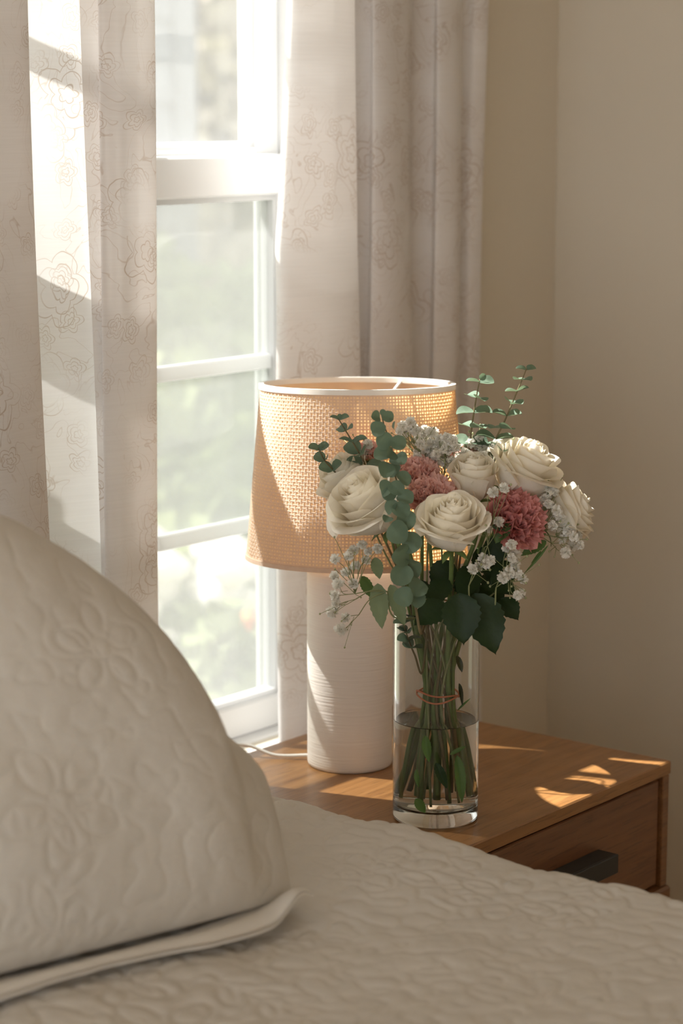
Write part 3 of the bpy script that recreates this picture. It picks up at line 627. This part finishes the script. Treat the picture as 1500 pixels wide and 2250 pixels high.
obj('woven_straw', np.array(Vv), np.array(Fv), MAT['weave'], shade, True, kind='stuff')
def ringband(z, hgt_, r, th): return MB().lathe([(r - th, z), (r + th, z), (r + th, z + hgt_), (r - th, z + hgt_)], (SX, SY, 0), 120, True)
smooth_angle(ringband(z1 - .004, .0065, rs(z1), .0028).build('rim_tape', MAT['tape'], shade)); smooth_angle(ringband(z0 - .002, .0055, rs(z0), .0026).build('rim_tape', MAT['weave'], shade))
sp = MB(); zt = z1 - .012
for k in range(3):
    a = R(10) + k * 2 * math.pi / 3; sp.tube([(SX + .012 * math.cos(a), SY + .012 * math.sin(a), zt - .028), (SX + .05 * math.cos(a), SY + .05 * math.sin(a), zt - .026), (SX + (r1 - .003) * math.cos(a), SY + (r1 - .003) * math.sin(a), zt + .010)], .0019, 8)
sp.tube([(SX + .014 * math.cos(t), SY + .014 * math.sin(t), zt - .028) for t in np.linspace(0, 6.2832, 25)], .002, 8)
sp.build('spider', MAT['whitemetal'], lamp, True)
hp_ = MB()
for s_ in (-1, 1): hp_.tube(crom([(LX + s_ * .014, LY, T + .29), (LX + s_ * .036, LY, T + .34), (LX + s_ * .040, LY, T + .41), (LX + s_ * .02, LY, T + .430), (SX, SY, zt - .030)], 5), .0015, 6)
hp_.build('harp', MAT['whitemetal'], lamp, True)
MB().lathe([(0, -.014), (.007, -.013), (.006, -.006), (.009, 0), (.008, .006), (.004, .010), (0, .011)], (SX, SY, zt - .014), 16).build('finial', MAT['whitemetal'], lamp, True)
MB().tube(crom([(LX - .02, LY + .045, T + .006), (LX - .045, LY + .085, T + .004), (LX - .06, LY + .118, T + .014), (LX - .085, LY + .128, T + .010), (LX - .10, LY + .150, T - .05), (LX - .10, LY + .150, T - .3)], 8), .0022, 8).build('cord', MAT['whitemetal'], lamp, True)

# the shade sits a little tilted on its fitter, its near side up
C_ = Vector((SX, SY, (z0 + z1) / 2)) - Vector(OFF[lamp.name]); TM = Matrix.Translation(C_) @ Matrix.Rotation(R(-3.1), 4, Vector(RIGHT)) @ Matrix.Translation(-C_)
for o in list(lamp.children):
    if o.name.split('.')[0] in ('shade', 'spider', 'finial', 'harp'):
        o.data.transform(TM)
        for c in o.children: c.data.transform(TM)

# ------------------------------------------------------------------ vase and water
VX, VY = 2.056, 1.524; VP = np.array([VX, VY, T]); VR = .0498; VH = .250; WZ = .118
vase = thing('glass_vase', (VX, VY, T), 'clear glass cylinder vase half filled with water holding the bouquet', 'vase')
ri_ = VR - .0032
pr = [(0, .0008), (VR - .006, .0004), (VR - .002, .001), (VR - .0004, .003), (VR, .006), (VR, .0075), (VR, .009), (VR, .06), (VR, .15), (VR, VH - .005), (VR, VH - .0035), (VR, VH - .002), (VR - .0016, VH), (ri_, VH - .0015), (ri_, VH - .003), (ri_, VH - .005), (ri_, .15), (ri_, .06), (ri_, .026), (ri_, .024), (ri_, .022), (ri_ - .003, .0175), (ri_ - .012, .0160), (0, .0158)]
MB().lathe(pr, (VX, VY, T), 96).build('vase_body', MAT['glass'], vase, True)
smooth_angle(vase.children[0], 60)
rw = ri_ + .0008
water = MB().lathe([(0, .0150), (rw - .012, .0152), (rw - .003, .0168), (rw, .0215), (rw, .0235), (rw, .0255), (rw, .06), (rw, WZ - .002), (rw, WZ), (rw, WZ + .0015), (rw - .0018, WZ + .0003), (rw - .005, WZ), (.02, WZ), (0, WZ)], (VX, VY, T), 96)
wo = water.build('vase_water', MAT['water'], None, True); smooth_angle(wo, 40)
tag(wo, 'clear water standing in the lower half of the glass vase', 'water')
wo.data.transform(Matrix.Translation((-VX, -VY, -T))); wo.location = (VX, VY, T)

# ------------------------------------------------------------------ bouquet
BAND = VP + np.array([0, 0, .149]) + RIGHT * .002
def c1(x, y): return 680 + x / 2.34375, 800 + y / 2.34375      # coordinates read off an enlarged crop
def bpt(px, py, depth=0.0): return near(px, py, VP + np.array([0, 0, .3]) , depth)
_k = [0]; FOOT = []
def stem_path(head, direction, spread=None):
    """from a flower head down through the rubber band to the vase floor"""
    i = _k[0]; _k[0] += 1; ga = i * 2.39996; rr = .0185 * math.sqrt(((i * 7) % 24 + .5) / 24)
    bp = BAND + np.array([rr * math.cos(ga), rr * math.sin(ga), 0])
    a2 = ga + .55; fr_ = min(.0365, rr * 1.55 + .008); ft = VP + np.array([fr_ * math.cos(a2), fr_ * math.sin(a2), .0225 + .014 * ((i * 5) % 7) / 7])
    d = np.array(direction); rim_ = VP + np.array([0, 0, VH]); hv = head - rim_
    kk = .034 / max(.034, np.linalg.norm(hv[:2]) * .35 + 1e-6); atrim = rim_ + np.array([hv[0] * .30 * kk, hv[1] * .30 * kk, -.015]) + (bp - BAND) * .7
    mid_ = head - d * min(.05, np.linalg.norm(head - atrim) * .4)
    return crom([head, mid_, atrim, bp, bp * .45 + ft * .55 + np.array([0, 0, .004]), ft], 7)
def leaf_mesh(name, length, width, mat, fold=.25, droop=.25, serr=.06, seed=0, nl=17, nw=7, wavy=.03):
    r = np.random.default_rng(seed); V = []
    for i in range(nl):
        t = i / (nl - 1); w = width * .5 * (math.sin(math.pi * min(1, t ** .78)) ** .8) * (1.0 if t < .999 else 0)
        sg = 1 + serr * (1 if i % 2 else -1) * (1 if .1 < t < .98 else 0)
        for j in range(nw):
            u = -1 + 2 * j / (nw - 1); x = u * w * (sg if abs(u) > .99 else 1); y = length * t - abs(u) * width * .06
            z = fold * abs(u) * w - droop * length * t * t + wavy * width * math.sin(t * 9 + seed + u * 2) * abs(u) - .012 * width * math.cos(u * 3) * math.sin(t * 40) * (1 - abs(u))
            V.append((x, y, z))
    return mesh_data(name, V, grid_faces(nl, nw), mat, True)
def place_leaf(parent, base, tip, width, mat, face=(0, .2, 1), fold=.25, droop=.15, seed=0, name='leaf'):
    base = np.array(base); tip = np.array(tip); y = tip - base; ln = np.linalg.norm(y); y /= ln; z = rut(*face); z = z - y * (z @ y); z /= np.linalg.norm(z); x = np.cross(y, z)
    me = leaf_mesh(name, ln, width, mat, fold, droop, seed=seed)
    m = Matrix((Vector(x), Vector(y), Vector(z))).transposed().to_4x4(); m.translation = Vector(base + z * droop * ln * .4)
    return inst(name, me, m, parent)

# --- roses
def rose_petal(Rr, H, th, w, rb, flare, curl, tuck, close, seed):
    nu_, nv_ = 13, 12; V = []; r = np.random.default_rng(seed); p1, p2 = r.uniform(0, 6), r.uniform(0, 6); tipw = r.uniform(.02, .07); hh = H * r.uniform(.95, 1.05)
    for i in range(nu_):
        u = -1 + 2 * i / (nu_ - 1)
        for j in range(nv_):
            v = j / (nv_ - 1); s = math.sin(min(v / .62, 1) * math.pi / 2) ** .75
            rr = rb + (Rr - rb) * s; rr *= 1 - close * max(0, v - .35) ** 1.4 * 1.8
            top = 1 - (.07 if close > 0 else .17) * abs(u) ** 4 + tipw * .35 * math.exp(-(u * 2.5) ** 2); z = hh * v * top
            lip = max(0, (v - .60) / .40); side = abs(u) ** 3 * v
            rr += flare * lip ** 1.8 * (1 - .35 * u * u) + curl * side + tuck * Rr * u * (.3 + .7 * v)
            z -= flare * .75 * lip ** 2.4
            rr += .0011 * math.sin(u * 3.1 + p1 + v * 2) * v + .0007 * math.sin(u * 7 + p2) * v * v; z += .0012 * math.sin(u * 4 + p2) * v * v
            a = th + u * w * (.82 + .18 * v); V.append((rr * math.cos(a), rr * math.sin(a), z))
    return np.array(V), grid_faces(nu_, nv_)
def rose(px, py, depth, axis, size, openness, label, seed, leaves=(), spin=0.0, extra_out=0.0):
    c = bpt(px, py, depth); A = rut(*axis); H = .062 * size; base = c - A * H * .5
    P = stem_path(base, A); ft = P[-1]
    t = thing('white_rose', tuple(ft), label, 'rose', 'white roses in the vase')
    MB().tube(P, np.linspace(.0027, .0031, len(P)), 9).build('stem', MAT['stem'], t, True)
    m = frame(base, A, RIGHT); mm = np.array(m)
    def put(name, V, F, mat):
        W = V @ mm[:3, :3].T + mm[:3, 3]; return obj(name, W, F, mat, t, True)
    # calyx and sepals
    pr_ = [(.0028, -.006), (.005, -.004), (.0065, 0), (.006, .004), (.004, .006)]
    cm = MB().lathe(pr_, (0, 0, 0), 12); put('calyx', np.array(cm.V), cm.F, MAT['stem'])
    for k in range(5):
        a = k * 1.2566 + seed; sv = []
        for i in range(7):
            q = i / 6; rr = .005 + .020 * q; w_ = .0042 * math.sin(math.pi * (.15 + .85 * q)) ; z = -.001 - .012 * q * q + .008 * q
            for u in (-1, 0, 1): sv.append((rr * math.cos(a) - u * w_ * math.sin(a), rr * math.sin(a) + u * w_ * math.cos(a), z - abs(u) * .001))
        put('sepal', np.array(sv), grid_faces(7, 3), MAT['stem'])
    S = size; o = openness
    layers = [(2, .0060, 1.03, 2.2, 0, .40, .16), (3, .0100, 1.04, 1.7, 0, .36, .16), (3, .0145, 1.05, 1.55, .0004, .26, .15), (3, .0195, 1.04, 1.5, .0012, .14, .13), (4, .0250, 1.01, 1.25, .0030 * o, .04, .11), (4, .0310, .97, 1.15, .0065 * o, 0, .09), (5, .0365, .90, 1.0, .0110 * o, 0, .07)]
    if o > .8: layers.append((4, .0400, .82, 1.0, .0160 * o, 0, .05))
    if extra_out: layers.append((3, .041, .66, .8, .026, 0, .04))
    th0 = spin; k = 0
    for (n_, Rr, hf, w, fl, cl, tk) in layers:
        for i in range(n_):
            th = th0 + i * 2 * math.pi / n_ + .12 * math.sin(seed * 3 + k)
            V, F = rose_petal(Rr * S * (.62 + .18 * o), H * hf, th, w, .0045 * S, fl * S, (.003 if fl > .004 else 0) * S, tk, cl, seed * 100 + k)
            put('petal', V, F, MAT['rose']); k += 1
        th0 += .9
    for j, (b_, tp, w_, fc, mt) in enumerate(leaves):
        bp = bpt(*c1(*b_[:2]), b_[2]); tq = bpt(*c1(*tp[:2]), tp[2]); place_leaf(t, bp, tq, w_ / 2.34 * .00054, MAT[mt], fc, .22, .06, seed * 7 + j)
    return t
rose(768, 1062, .035, (-.62, .70, .25), .98, .75, 'cream white rose leaning left at the back, beside the lampshade', 1, spin=.4,
     leaves=[((270, 1095, .0), (335, 1215, -.01), 60, (-.4, .5, .6), 'leafmid')])
rose(812, 1112, -.035, (-.55, .72, .38), 1.16, .95, 'large cream white rose at left front beside the eucalyptus string', 2, spin=1.1,
     leaves=[((352, 1135, -.045), (372, 1368, -.055), 96, (-.25, .1, 1), 'leafpale'), ((415, 1140, -.045), (492, 1352, -.05), 80, (.3, .1, 1), 'leafpale'), ((335, 1000, -.03), (362, 1110, -.035), 62, (.2, .2, 1), 'leafpale')])
rose(992, 1154, -.070, (-.02, .90, .42), 1.0, .88, 'open cream white rose front and center facing the bed', 3, spin=2.6,
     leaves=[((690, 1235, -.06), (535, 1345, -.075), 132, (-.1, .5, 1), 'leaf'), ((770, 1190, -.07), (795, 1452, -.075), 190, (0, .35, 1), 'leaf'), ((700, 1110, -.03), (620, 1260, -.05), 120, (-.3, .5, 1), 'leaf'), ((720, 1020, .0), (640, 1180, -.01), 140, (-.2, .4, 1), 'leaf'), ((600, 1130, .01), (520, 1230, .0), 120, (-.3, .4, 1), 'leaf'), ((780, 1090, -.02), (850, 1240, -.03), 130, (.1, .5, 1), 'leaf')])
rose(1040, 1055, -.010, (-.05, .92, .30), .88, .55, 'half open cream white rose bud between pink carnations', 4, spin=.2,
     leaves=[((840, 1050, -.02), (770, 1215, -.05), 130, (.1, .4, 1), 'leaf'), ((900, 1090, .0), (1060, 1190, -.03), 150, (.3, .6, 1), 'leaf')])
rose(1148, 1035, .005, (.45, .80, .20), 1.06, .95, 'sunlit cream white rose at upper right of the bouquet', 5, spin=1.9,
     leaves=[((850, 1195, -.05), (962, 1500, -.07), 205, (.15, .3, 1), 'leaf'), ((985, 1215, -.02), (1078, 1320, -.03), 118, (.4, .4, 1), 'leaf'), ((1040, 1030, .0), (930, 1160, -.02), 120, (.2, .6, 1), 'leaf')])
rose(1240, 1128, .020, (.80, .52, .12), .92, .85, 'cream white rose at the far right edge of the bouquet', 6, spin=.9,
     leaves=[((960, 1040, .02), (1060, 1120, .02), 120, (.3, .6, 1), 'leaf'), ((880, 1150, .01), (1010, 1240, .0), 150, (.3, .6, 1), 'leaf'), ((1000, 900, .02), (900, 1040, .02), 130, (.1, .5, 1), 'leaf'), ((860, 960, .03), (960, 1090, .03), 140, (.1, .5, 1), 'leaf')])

# torn leaves left on the stems inside the vase
def c2(x, y): return 955 + (800 + x / 4.328 - 955) / (1.28 if y > 1120 else 1.0), 1330 + y / 4.328
roses_ = [o for o in COL.objects if o.name.startswith('white_rose') and o.type == 'EMPTY']
for j, (b_, tp, w_, dz, mt, fc) in enumerate([((860, 1420), (1055, 1335), 40, -.012, 'leafmid', (0, .6, 1)), ((930, 1430), (1015, 1890), 105, -.018, 'leafmid', (.3, .2, 1)), ((560, 1240), (600, 1500), 85, -.028, 'leafmid', (-.2, .2, 1)), ((680, 1500), (825, 1750), 90, -.030, 'leaf', (.1, .2, 1)),
                                              ((880, 1005), (1010, 880), 22, -.012, 'leafmid', (0, .8, 1)), ((890, 740), (940, 960), 45, -.014, 'leaf', (.5, .1, 1)), ((450, 1560), (470, 1740), 50, -.02, 'leafmid', (-.4, .1, 1)), ((870, 480), (930, 640), 60, -.01, 'leaf', (.4, .2, 1)), ((440, 1840), (560, 1980), 90, -.022, 'leafmid', (0, .2, 1))]):
    place_leaf(roses_[j % len(roses_)], bpt(*c2(*b_), dz), bpt(*c2(*tp), dz), w_ / 4.328 * .00054, MAT[mt], fc, .5, .12, 90 + j, 'torn_leaf')

# --- carnations
def carn_petal(seed):
    r = np.random.default_rng(seed); nu_, nv_ = 17, 7; V = []; ph = r.uniform(0, 6); ph2 = r.uniform(0, 6)
    for i in range(nu_):
        u = -1 + 2 * i / (nu_ - 1)
        for j in range(nv_):
            v = j / (nv_ - 1); w = .16 + .84 * v ** .9; x = .52 * u * w; zig = .05 * (1 if i % 2 else -1) * (v > .95)
            y = v * (1 - .22 * u * u) + zig; z = .13 * v ** 1.6 * math.sin(u * 6.5 + ph) + .07 * v * v * math.sin(u * 13 + ph2) + .22 * v * v + .10 * u * u * v; V.append((x, y, z))
    return V, grid_faces(nu_, nv_)
CP = {}
for mk in ('carn', 'carn2'): CP[mk] = [mesh_data('carnation_petal', *carn_petal(40 + i), MAT[mk], True) for i in range(5)]
def carnation(px, py, depth, axis, size, mk, label, seed, n=44):
    c = bpt(px, py, depth); A = rut(*axis); base = c - A * .022 * size; P = stem_path(base - A * .012, A)
    t = thing('pink_carnation', tuple(P[-1]), label, 'carnation', 'pink carnations in the vase'); r = np.random.default_rng(seed)
    MB().tube(P, .0022, 8).build('stem', MAT['stem'], t, True)
    mm = np.array(frame(base, A, RIGHT)); cm = MB().lathe([(.002, -.022), (.0045, -.018), (.006, -.008), (.0075, .002), (.006, .003)], (0, 0, 0), 12)
    obj('calyx', np.array(cm.V) @ mm[:3, :3].T + mm[:3, 3], cm.F, MAT['leafmid'], t, True)
    X = mm[:3, 0]; Y = mm[:3, 1]
    for k in range(n):
        f = (k + .5) / n; ti = math.acos(1 - f * 1.02) * .95 + r.uniform(-.12, .12); az = k * 2.39996 + r.uniform(-.25, .25)
        d = A * math.cos(ti) + (X * math.cos(az) + Y * math.sin(az)) * math.sin(ti); inw = A * math.sin(ti) - (X * math.cos(az) + Y * math.sin(az)) * math.cos(ti) + 1e-4
        s = size * (.030 + .006 * f) * r.uniform(.88, 1.1); zz = inw if ti > .25 else np.cross(d, X * math.sin(az * 3) + Y)
        side = np.cross(d, zz); side /= np.linalg.norm(side) + 1e-9; zz = np.cross(side, d)
        m = Matrix((Vector(side * s), Vector(d * s), Vector(zz * s))).transposed().to_4x4(); m.translation = Vector(base + A * .002); inst('petal', CP[mk][int(r.integers(5))], m, t)
    return t
carnation(914, 1030, .000, (-.1, .9, .35), .80, 'carn', 'pink carnation right of the eucalyptus string, under small white blossoms', 1)
carnation(948, 1082, -.030, (.0, .75, .65), .86, 'carn', 'light pink carnation directly behind the center white rose', 2)
c3 = carnation(1140, 1132, -.040, (.40, .55, .75), 1.12, 'carn2', 'large dusky pink carnation on the right side of the bouquet', 3, 54)
carnation(800, 990, .055, (-.3, .9, .1), .66, 'carn', 'small pink carnation peeking above the left white roses', 4, 34)
carnation(1022, 992, .045, (.1, .95, .1), .66, 'carn', 'small pink carnation half hidden under the top white blossoms', 5, 34)
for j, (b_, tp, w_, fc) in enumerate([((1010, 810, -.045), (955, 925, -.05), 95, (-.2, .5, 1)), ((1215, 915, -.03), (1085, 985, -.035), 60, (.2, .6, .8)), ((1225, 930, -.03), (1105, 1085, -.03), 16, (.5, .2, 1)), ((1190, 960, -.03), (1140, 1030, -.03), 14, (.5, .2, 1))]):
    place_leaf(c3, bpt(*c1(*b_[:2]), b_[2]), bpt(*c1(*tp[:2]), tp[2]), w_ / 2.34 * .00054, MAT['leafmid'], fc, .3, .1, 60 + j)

# --- eucalyptus
def disc_leaf(seed):
    r = np.random.default_rng(seed); V = [(0, .0, 0)]; n = 20; F = []
    for ring, q in enumerate((.5, 1.0)):
        for k in range(n):
            a = 2 * math.pi * k / n; rad = q * (1 + .04 * math.sin(2 * a + seed) - (.06 if k == n // 4 * 3 else 0)); x, y = .5 * rad * math.sin(a), .5 - .5 * rad * math.cos(a)
            V.append((x * 1.02, y, (.30 * abs(x) + .35 * x * x - .10 * (y - .5) ** 2) + .02 * math.sin(a * 3 + seed) * q))
    V[0] = (0, .5, 0)
    for k in range(n): F.append((0, 1 + k, 1 + (k + 1) % n)); F.append((1 + k, 1 + n + k, 1 + n + (k + 1) % n, 1 + (k + 1) % n))
    return V, F
EL = [mesh_data('eucalyptus_leaf', *disc_leaf(i), MAT['euc'], True) for i in range(4)]
def euc_leaf(t, base, out, normal, dia, k):
    y = np.array(out, float); y /= np.linalg.norm(y); z = np.array(normal, float); z -= y * (z @ y); z /= np.linalg.norm(z); x = np.cross(y, z)
    m = Matrix((Vector(x * dia), Vector(y * dia), Vector(z * dia))).transposed().to_4x4(); m.translation = Vector(base); inst('leaf', EL[k % 4], m, t)
def eucalyptus(pts, depth0, depth1, label, pairs=None, size=(.5, 1), flat=False, explicit=None, radius=.0011, seed=0, tilt=.35, aspect=1):
    n = len(pts); P = [bpt(*c1(*p), depth0 + (depth1 - depth0) * i / (n - 1)) for i, p in enumerate(pts)]; top = crom(P, 8); d = P[-2] - P[-1]; d /= np.linalg.norm(d)
    low = stem_path(P[-1], d); full = np.vstack([top[:-1], low]); r = np.random.default_rng(seed)
    t = thing('eucalyptus_sprig', tuple(low[-1]), label, 'eucalyptus', 'eucalyptus sprigs in the vase')
    MB().tube(full, np.linspace(radius * .6, radius * 1.7, len(full)), 7).build('stem', MAT['stem2'], t, True)
    if explicit:
        for k, (x, y, rad) in enumerate(explicit):
            cpt = bpt(*c1(x, y), depth0 + (depth1 - depth0) * min(1, max(0, (y - pts[0][1]) / (pts[-1][1] - pts[0][1]))) - .006 - .008 * (k % 2))
            j = int(np.argmin(np.linalg.norm(top - cpt, axis=1))); sp_ = top[j]; out = cpt - sp_; out = out / (np.linalg.norm(out) + 1e-9); dia = 2 * rad / 2.34375 * .00053 * 1.03
            nrm_ = -FWD + r.normal(size=3) * .42 + ZUP * .35 + RIGHT * (.35 if k % 2 else -.35); nrm_ /= np.linalg.norm(nrm_); on = out + RIGHT * (.5 if k % 2 else -.5); on -= nrm_ * (on @ nrm_); on /= np.linalg.norm(on); euc_leaf(t, cpt - on * dia * .5, on, nrm_, dia, k)
    else:
        for k in range(pairs):
            f = (k + .15) / pairs; j = f * (len(top) - 1); i = int(j); p = top[i] + (top[min(i + 1, len(top) - 1)] - top[i]) * (j - i); ax = top[max(i - 1, 0)] - top[min(i + 1, len(top) - 1)]; ax /= np.linalg.norm(ax)
            dia = (size[0] + (size[1] - size[0]) * min(1, f * 1.4)); base_dir = RIGHT if k % 2 == 0 else (RIGHT * .55 - VIEW * .83)
            for s_ in (-1, 1):
                out = base_dir * s_ + ax * tilt * r.uniform(.4, 1.2) + r.normal(size=3) * .12; nrm_ = ax + (-VIEW) * r.uniform(-.1, .5) + r.normal(size=3) * .15; euc_leaf(t, p, out, nrm_, dia * r.uniform(.9, 1.1), k)
        euc_leaf(t, top[0], top[0] - top[4] + RIGHT * .01, -FWD, size[0] * .5, 1)
    return t
E1 = [(340, 272, 29), (402, 272, 29), (354, 333, 39), (432, 332, 32), (386, 394, 42), (455, 408, 38), (374, 466, 40), (416, 463, 37), (460, 496, 43), (392, 545, 42), (434, 548, 36), (480, 592, 40), (396, 638, 40), (447, 640, 39), (410, 672, 34), (492, 692, 44), (424, 738, 38), (470, 752, 44), (500, 806, 48), (455, 868, 56), (528, 916, 54), (468, 984, 56), (538, 1036, 56), (472, 1086, 54), (550, 1150, 52), (488, 1198, 50), (556, 1215, 40), (400, 800, 26), (378, 250, 16)]
eucalyptus([(366, 245), (388, 330), (420, 405), (428, 490), (436, 560), (455, 625), (462, 690), (476, 760), (488, 860), (500, 960), (508, 1060), (525, 1150), (545, 1250)], -.112, -.080, 'long eucalyptus string of round grey green leaves hanging at front left', explicit=E1, seed=3)
eucalyptus([(1117, 22), (1085, 100), (1045, 195), (1005, 290), (960, 380), (925, 450), (880, 560)], .01, .02, 'tall eucalyptus sprig rising at upper right before the wall', 9, (.011, .022), seed=4, tilt=.10)
eucalyptus([(876, 78), (860, 160), (848, 235), (836, 315), (828, 385), (822, 480)], .02, .03, 'pale eucalyptus sprig standing just right of the lampshade', 5, (.017, .021), seed=5, tilt=.05)
eucalyptus([(147, 280), (190, 350), (235, 425), (275, 495), (320, 600)], .0, .02, 'thin eucalyptus sprig in front of the lampshade above the roses', 5, (.012, .022), seed=6, tilt=.45)
eucalyptus([(44, 432), (72, 488), (112, 535), (160, 590), (230, 680)], -.01, .03, 'small green eucalyptus tip at the far left of the bouquet', 4, (.012, .017), seed=7, tilt=.6)
eucalyptus([(480, 1330), (500, 1385), (520, 1440), (545, 1500)], -.02, -.02, 'short eucalyptus sprig with small leaves inside the vase neck', 4, (.013, .015), seed=8, tilt=.3)

# --- baby's breath
def floret(seed):
    r = np.random.default_rng(seed); V = []; F = []
    for k in range(64):
        f = (k + .5) / 64; z = 1 - 1.75 * f; rr = math.sqrt(max(0, 1 - z * z)); a = k * 2.39996; d = np.array([rr * math.cos(a), rr * math.sin(a), z]) + r.normal(size=3) * .12; d /= np.linalg.norm(d)
        s = np.cross(d, r.normal(size=3)); s /= np.linalg.norm(s); n_ = np.cross(s, d); b0 = len(V); w = r.uniform(.22, .34); ln = r.uniform(.72, 1.05)
        V += [d * .15, d * .7 * ln + s * w + n_ * .08, d * ln + s * w * .5 + n_ * .16, d * ln - s * w * .5 + n_ * .16, d * .7 * ln - s * w + n_ * .08]; F.append((b0, b0 + 1, b0 + 2, b0 + 3, b0 + 4))
    return V, F
FL = [mesh_data('blossom', *floret(i), MAT['gyp'], False) for i in range(4)]
bb = MB().lathe([(0, -1), (.7, -.6), (.85, .1), (.4, .8), (0, 1)], (0, 0, 0), 7); BUD = mesh_data('bud', bb.V, bb.F, MAT['bud'], True)
def spray(root, depth, pts, label, seed, size=.0066, nbud=14, dspread=.02, extra=0):
    r = np.random.default_rng(seed); pts = list(pts) + [(pts[i % len(pts)][0] + r.uniform(-26, 26), pts[i % len(pts)][1] + r.uniform(-24, 24)) for i in range(extra)]; rp = bpt(*c1(*root), depth); c = np.mean([bpt(*c1(*p[:2]), depth) for p in pts], axis=0); d = c - rp; d = d / np.linalg.norm(d); up_ = d * .3 + ZUP; up_ /= np.linalg.norm(up_)
    low = stem_path(rp, up_); t = thing('babys_breath_spray', tuple(low[-1]), label, 'baby\'s breath', 'baby\'s breath sprays in the vase')
    m = MB(); m.tube(low, np.linspace(.0009, .0015, len(low)), 6); pos = []
    for p in pts: pos.append(bpt(*c1(*p[:2]), depth + r.uniform(-1, 1) * dspread))
    pos = np.array(pos); nn = max(2, len(pos) // 5); hub = pos[r.choice(len(pos), nn, replace=False)]; hub = hub * .62 + rp * .38
    for h_ in hub: m.tube(crom([rp, rp * .5 + h_ * .5 + ZUP * .006 + r.normal(size=3) * .003, h_], 5), .0006, 5)
    for k, p in enumerate(pos):
        h_ = hub[np.argmin(np.linalg.norm(hub - p, axis=1))]; mid_ = h_ * .45 + p * .55 + r.normal(size=3) * .003; m.tube(crom([h_, mid_, p], 4), .00042, 5)
        ax = p - h_; ax = ax / (np.linalg.norm(ax) + 1e-9) + ZUP * .3 - VIEW * .3; s = size * (pts[k][2] if len(pts[k]) > 2 else 1) * r.uniform(.85, 1.2); inst('blossom', FL[int(r.integers(4))], frame(p, ax, None, s), t)
    for k in range(nbud):
        p = pos[int(r.integers(len(pos)))]; q = p + r.normal(size=3) * .011; m.tube(crom([p * .3 + q * .1 + hub[np.argmin(np.linalg.norm(hub - q, axis=1))] * .6, q], 3), .00035, 4); inst('bud', BUD, frame(q, ZUP, None, r.uniform(.0011, .0018)), t)
    m.build('stalks', MAT['gypstem'], t, True); return t
topA = [(480, 318), (515, 325), (550, 345), (560, 378), (590, 360), (622, 352), (500, 348), (474, 348), (532, 330), (600, 395), (570, 412), (555, 455), (590, 465), (520, 300), (545, 400)]
topB = [(635, 412, 1.1), (620, 482), (652, 462), (690, 440), (720, 432), (702, 396), (738, 388), (700, 502, 1.1), (675, 505), (728, 500), (660, 498), (630, 455), (770, 440), (668, 385), (650, 420), (610, 440), (690, 470)]
topC = [(775, 440), (802, 412), (830, 405), (850, 440), (890, 475, 1.1), (880, 378, 1.1), (912, 470), (860, 482), (970, 405), (830, 450), (800, 460), (900, 440), (930, 500), (945, 540), (760, 465)]
spray((600, 640), .030, topA, 'baby\'s breath spray of tiny white blossoms above the eucalyptus string', 1, nbud=18, dspread=.03, extra=13)
spray((680, 640), .015, topB, 'dense baby\'s breath cluster above the pink carnations', 2, nbud=18, dspread=.03, extra=13)
spray((800, 640), .030, topC, 'baby\'s breath spray beside the sunlit upper rose', 3, nbud=22, dspread=.03, extra=12)
spray((1080, 900), -.010, [(1183, 700), (1205, 740), (1270, 755, 1.1), (1265, 800), (1310, 830), (1240, 660), (1320, 955), (1360, 890), (1392, 932), (1215, 690), (1235, 640), (1200, 665), (1290, 790), (1250, 830), (1330, 860), (1300, 900), (1350, 940)], 'baby\'s breath spray at the right between dusky carnation and far rose', 4, nbud=26, dspread=.02, extra=8)
spray((960, 1150), -.055, [(1015, 950, 1.15), (1060, 982), (1060, 1032), (1025, 1075, 1.1), (995, 1100), (1080, 1090), (1102, 1112), (1070, 1190), (1040, 928), (1085, 1180), (1050, 1060), (1040, 1000)], 'baby\'s breath spray hanging below the dusky pink carnation', 5, nbud=14, dspread=.012)
spray((820, 1140), -.060, [(870, 1042, 1.1), (905, 1030), (840, 1056), (932, 1010), (945, 662, 1.15), (975, 812), (895, 1000), (900, 780), (920, 850), (1000, 640)], 'baby\'s breath spray below and right of the center rose', 6, nbud=16, dspread=.012)
spray((400, 1170), -.050, [(270, 930, 1.1), (300, 966), (225, 958, 1.1), (200, 990, 1.1), (133, 1005), (235, 1040, 1.1), (350, 950), (185, 1075), (127, 1092, 1.1), (150, 1132, 1.1), (225, 1133), (132, 1190, 1.05), (138, 1235), (120, 1272, 1.1), (185, 1306, 1.1), (162, 1366, 1.1), (290, 1010)], 'loose baby\'s breath spray drooping low at left over the lamp base', 7, nbud=18, dspread=.012)
spray((330, 640), .045, [(300, 415), (335, 462), (275, 470), (320, 430), (250, 440), (355, 500), (295, 450)], 'small baby\'s breath tuft behind the left white roses', 8, nbud=8, dspread=.012)

# --- rubber band
rb_ = thing('rubber_band', tuple(BAND), 'orange rubber band tying the stems inside the vase', 'rubber band')
for s_, ph in ((.0045, .3), (-.0045, .9)):
    pts = [BAND + np.array([.0245 * math.cos(a), .0245 * math.sin(a), 0]) + RIGHT * .0 + np.array([0, 0, s_ * math.sin(a + ang + ph) + .0015 * math.sin(3 * a)]) for a in np.linspace(0, 2 * math.pi, 49)]
    MB().tube(pts, .0011, 6, caps=False).build('strand', MAT['band'], rb_, True)
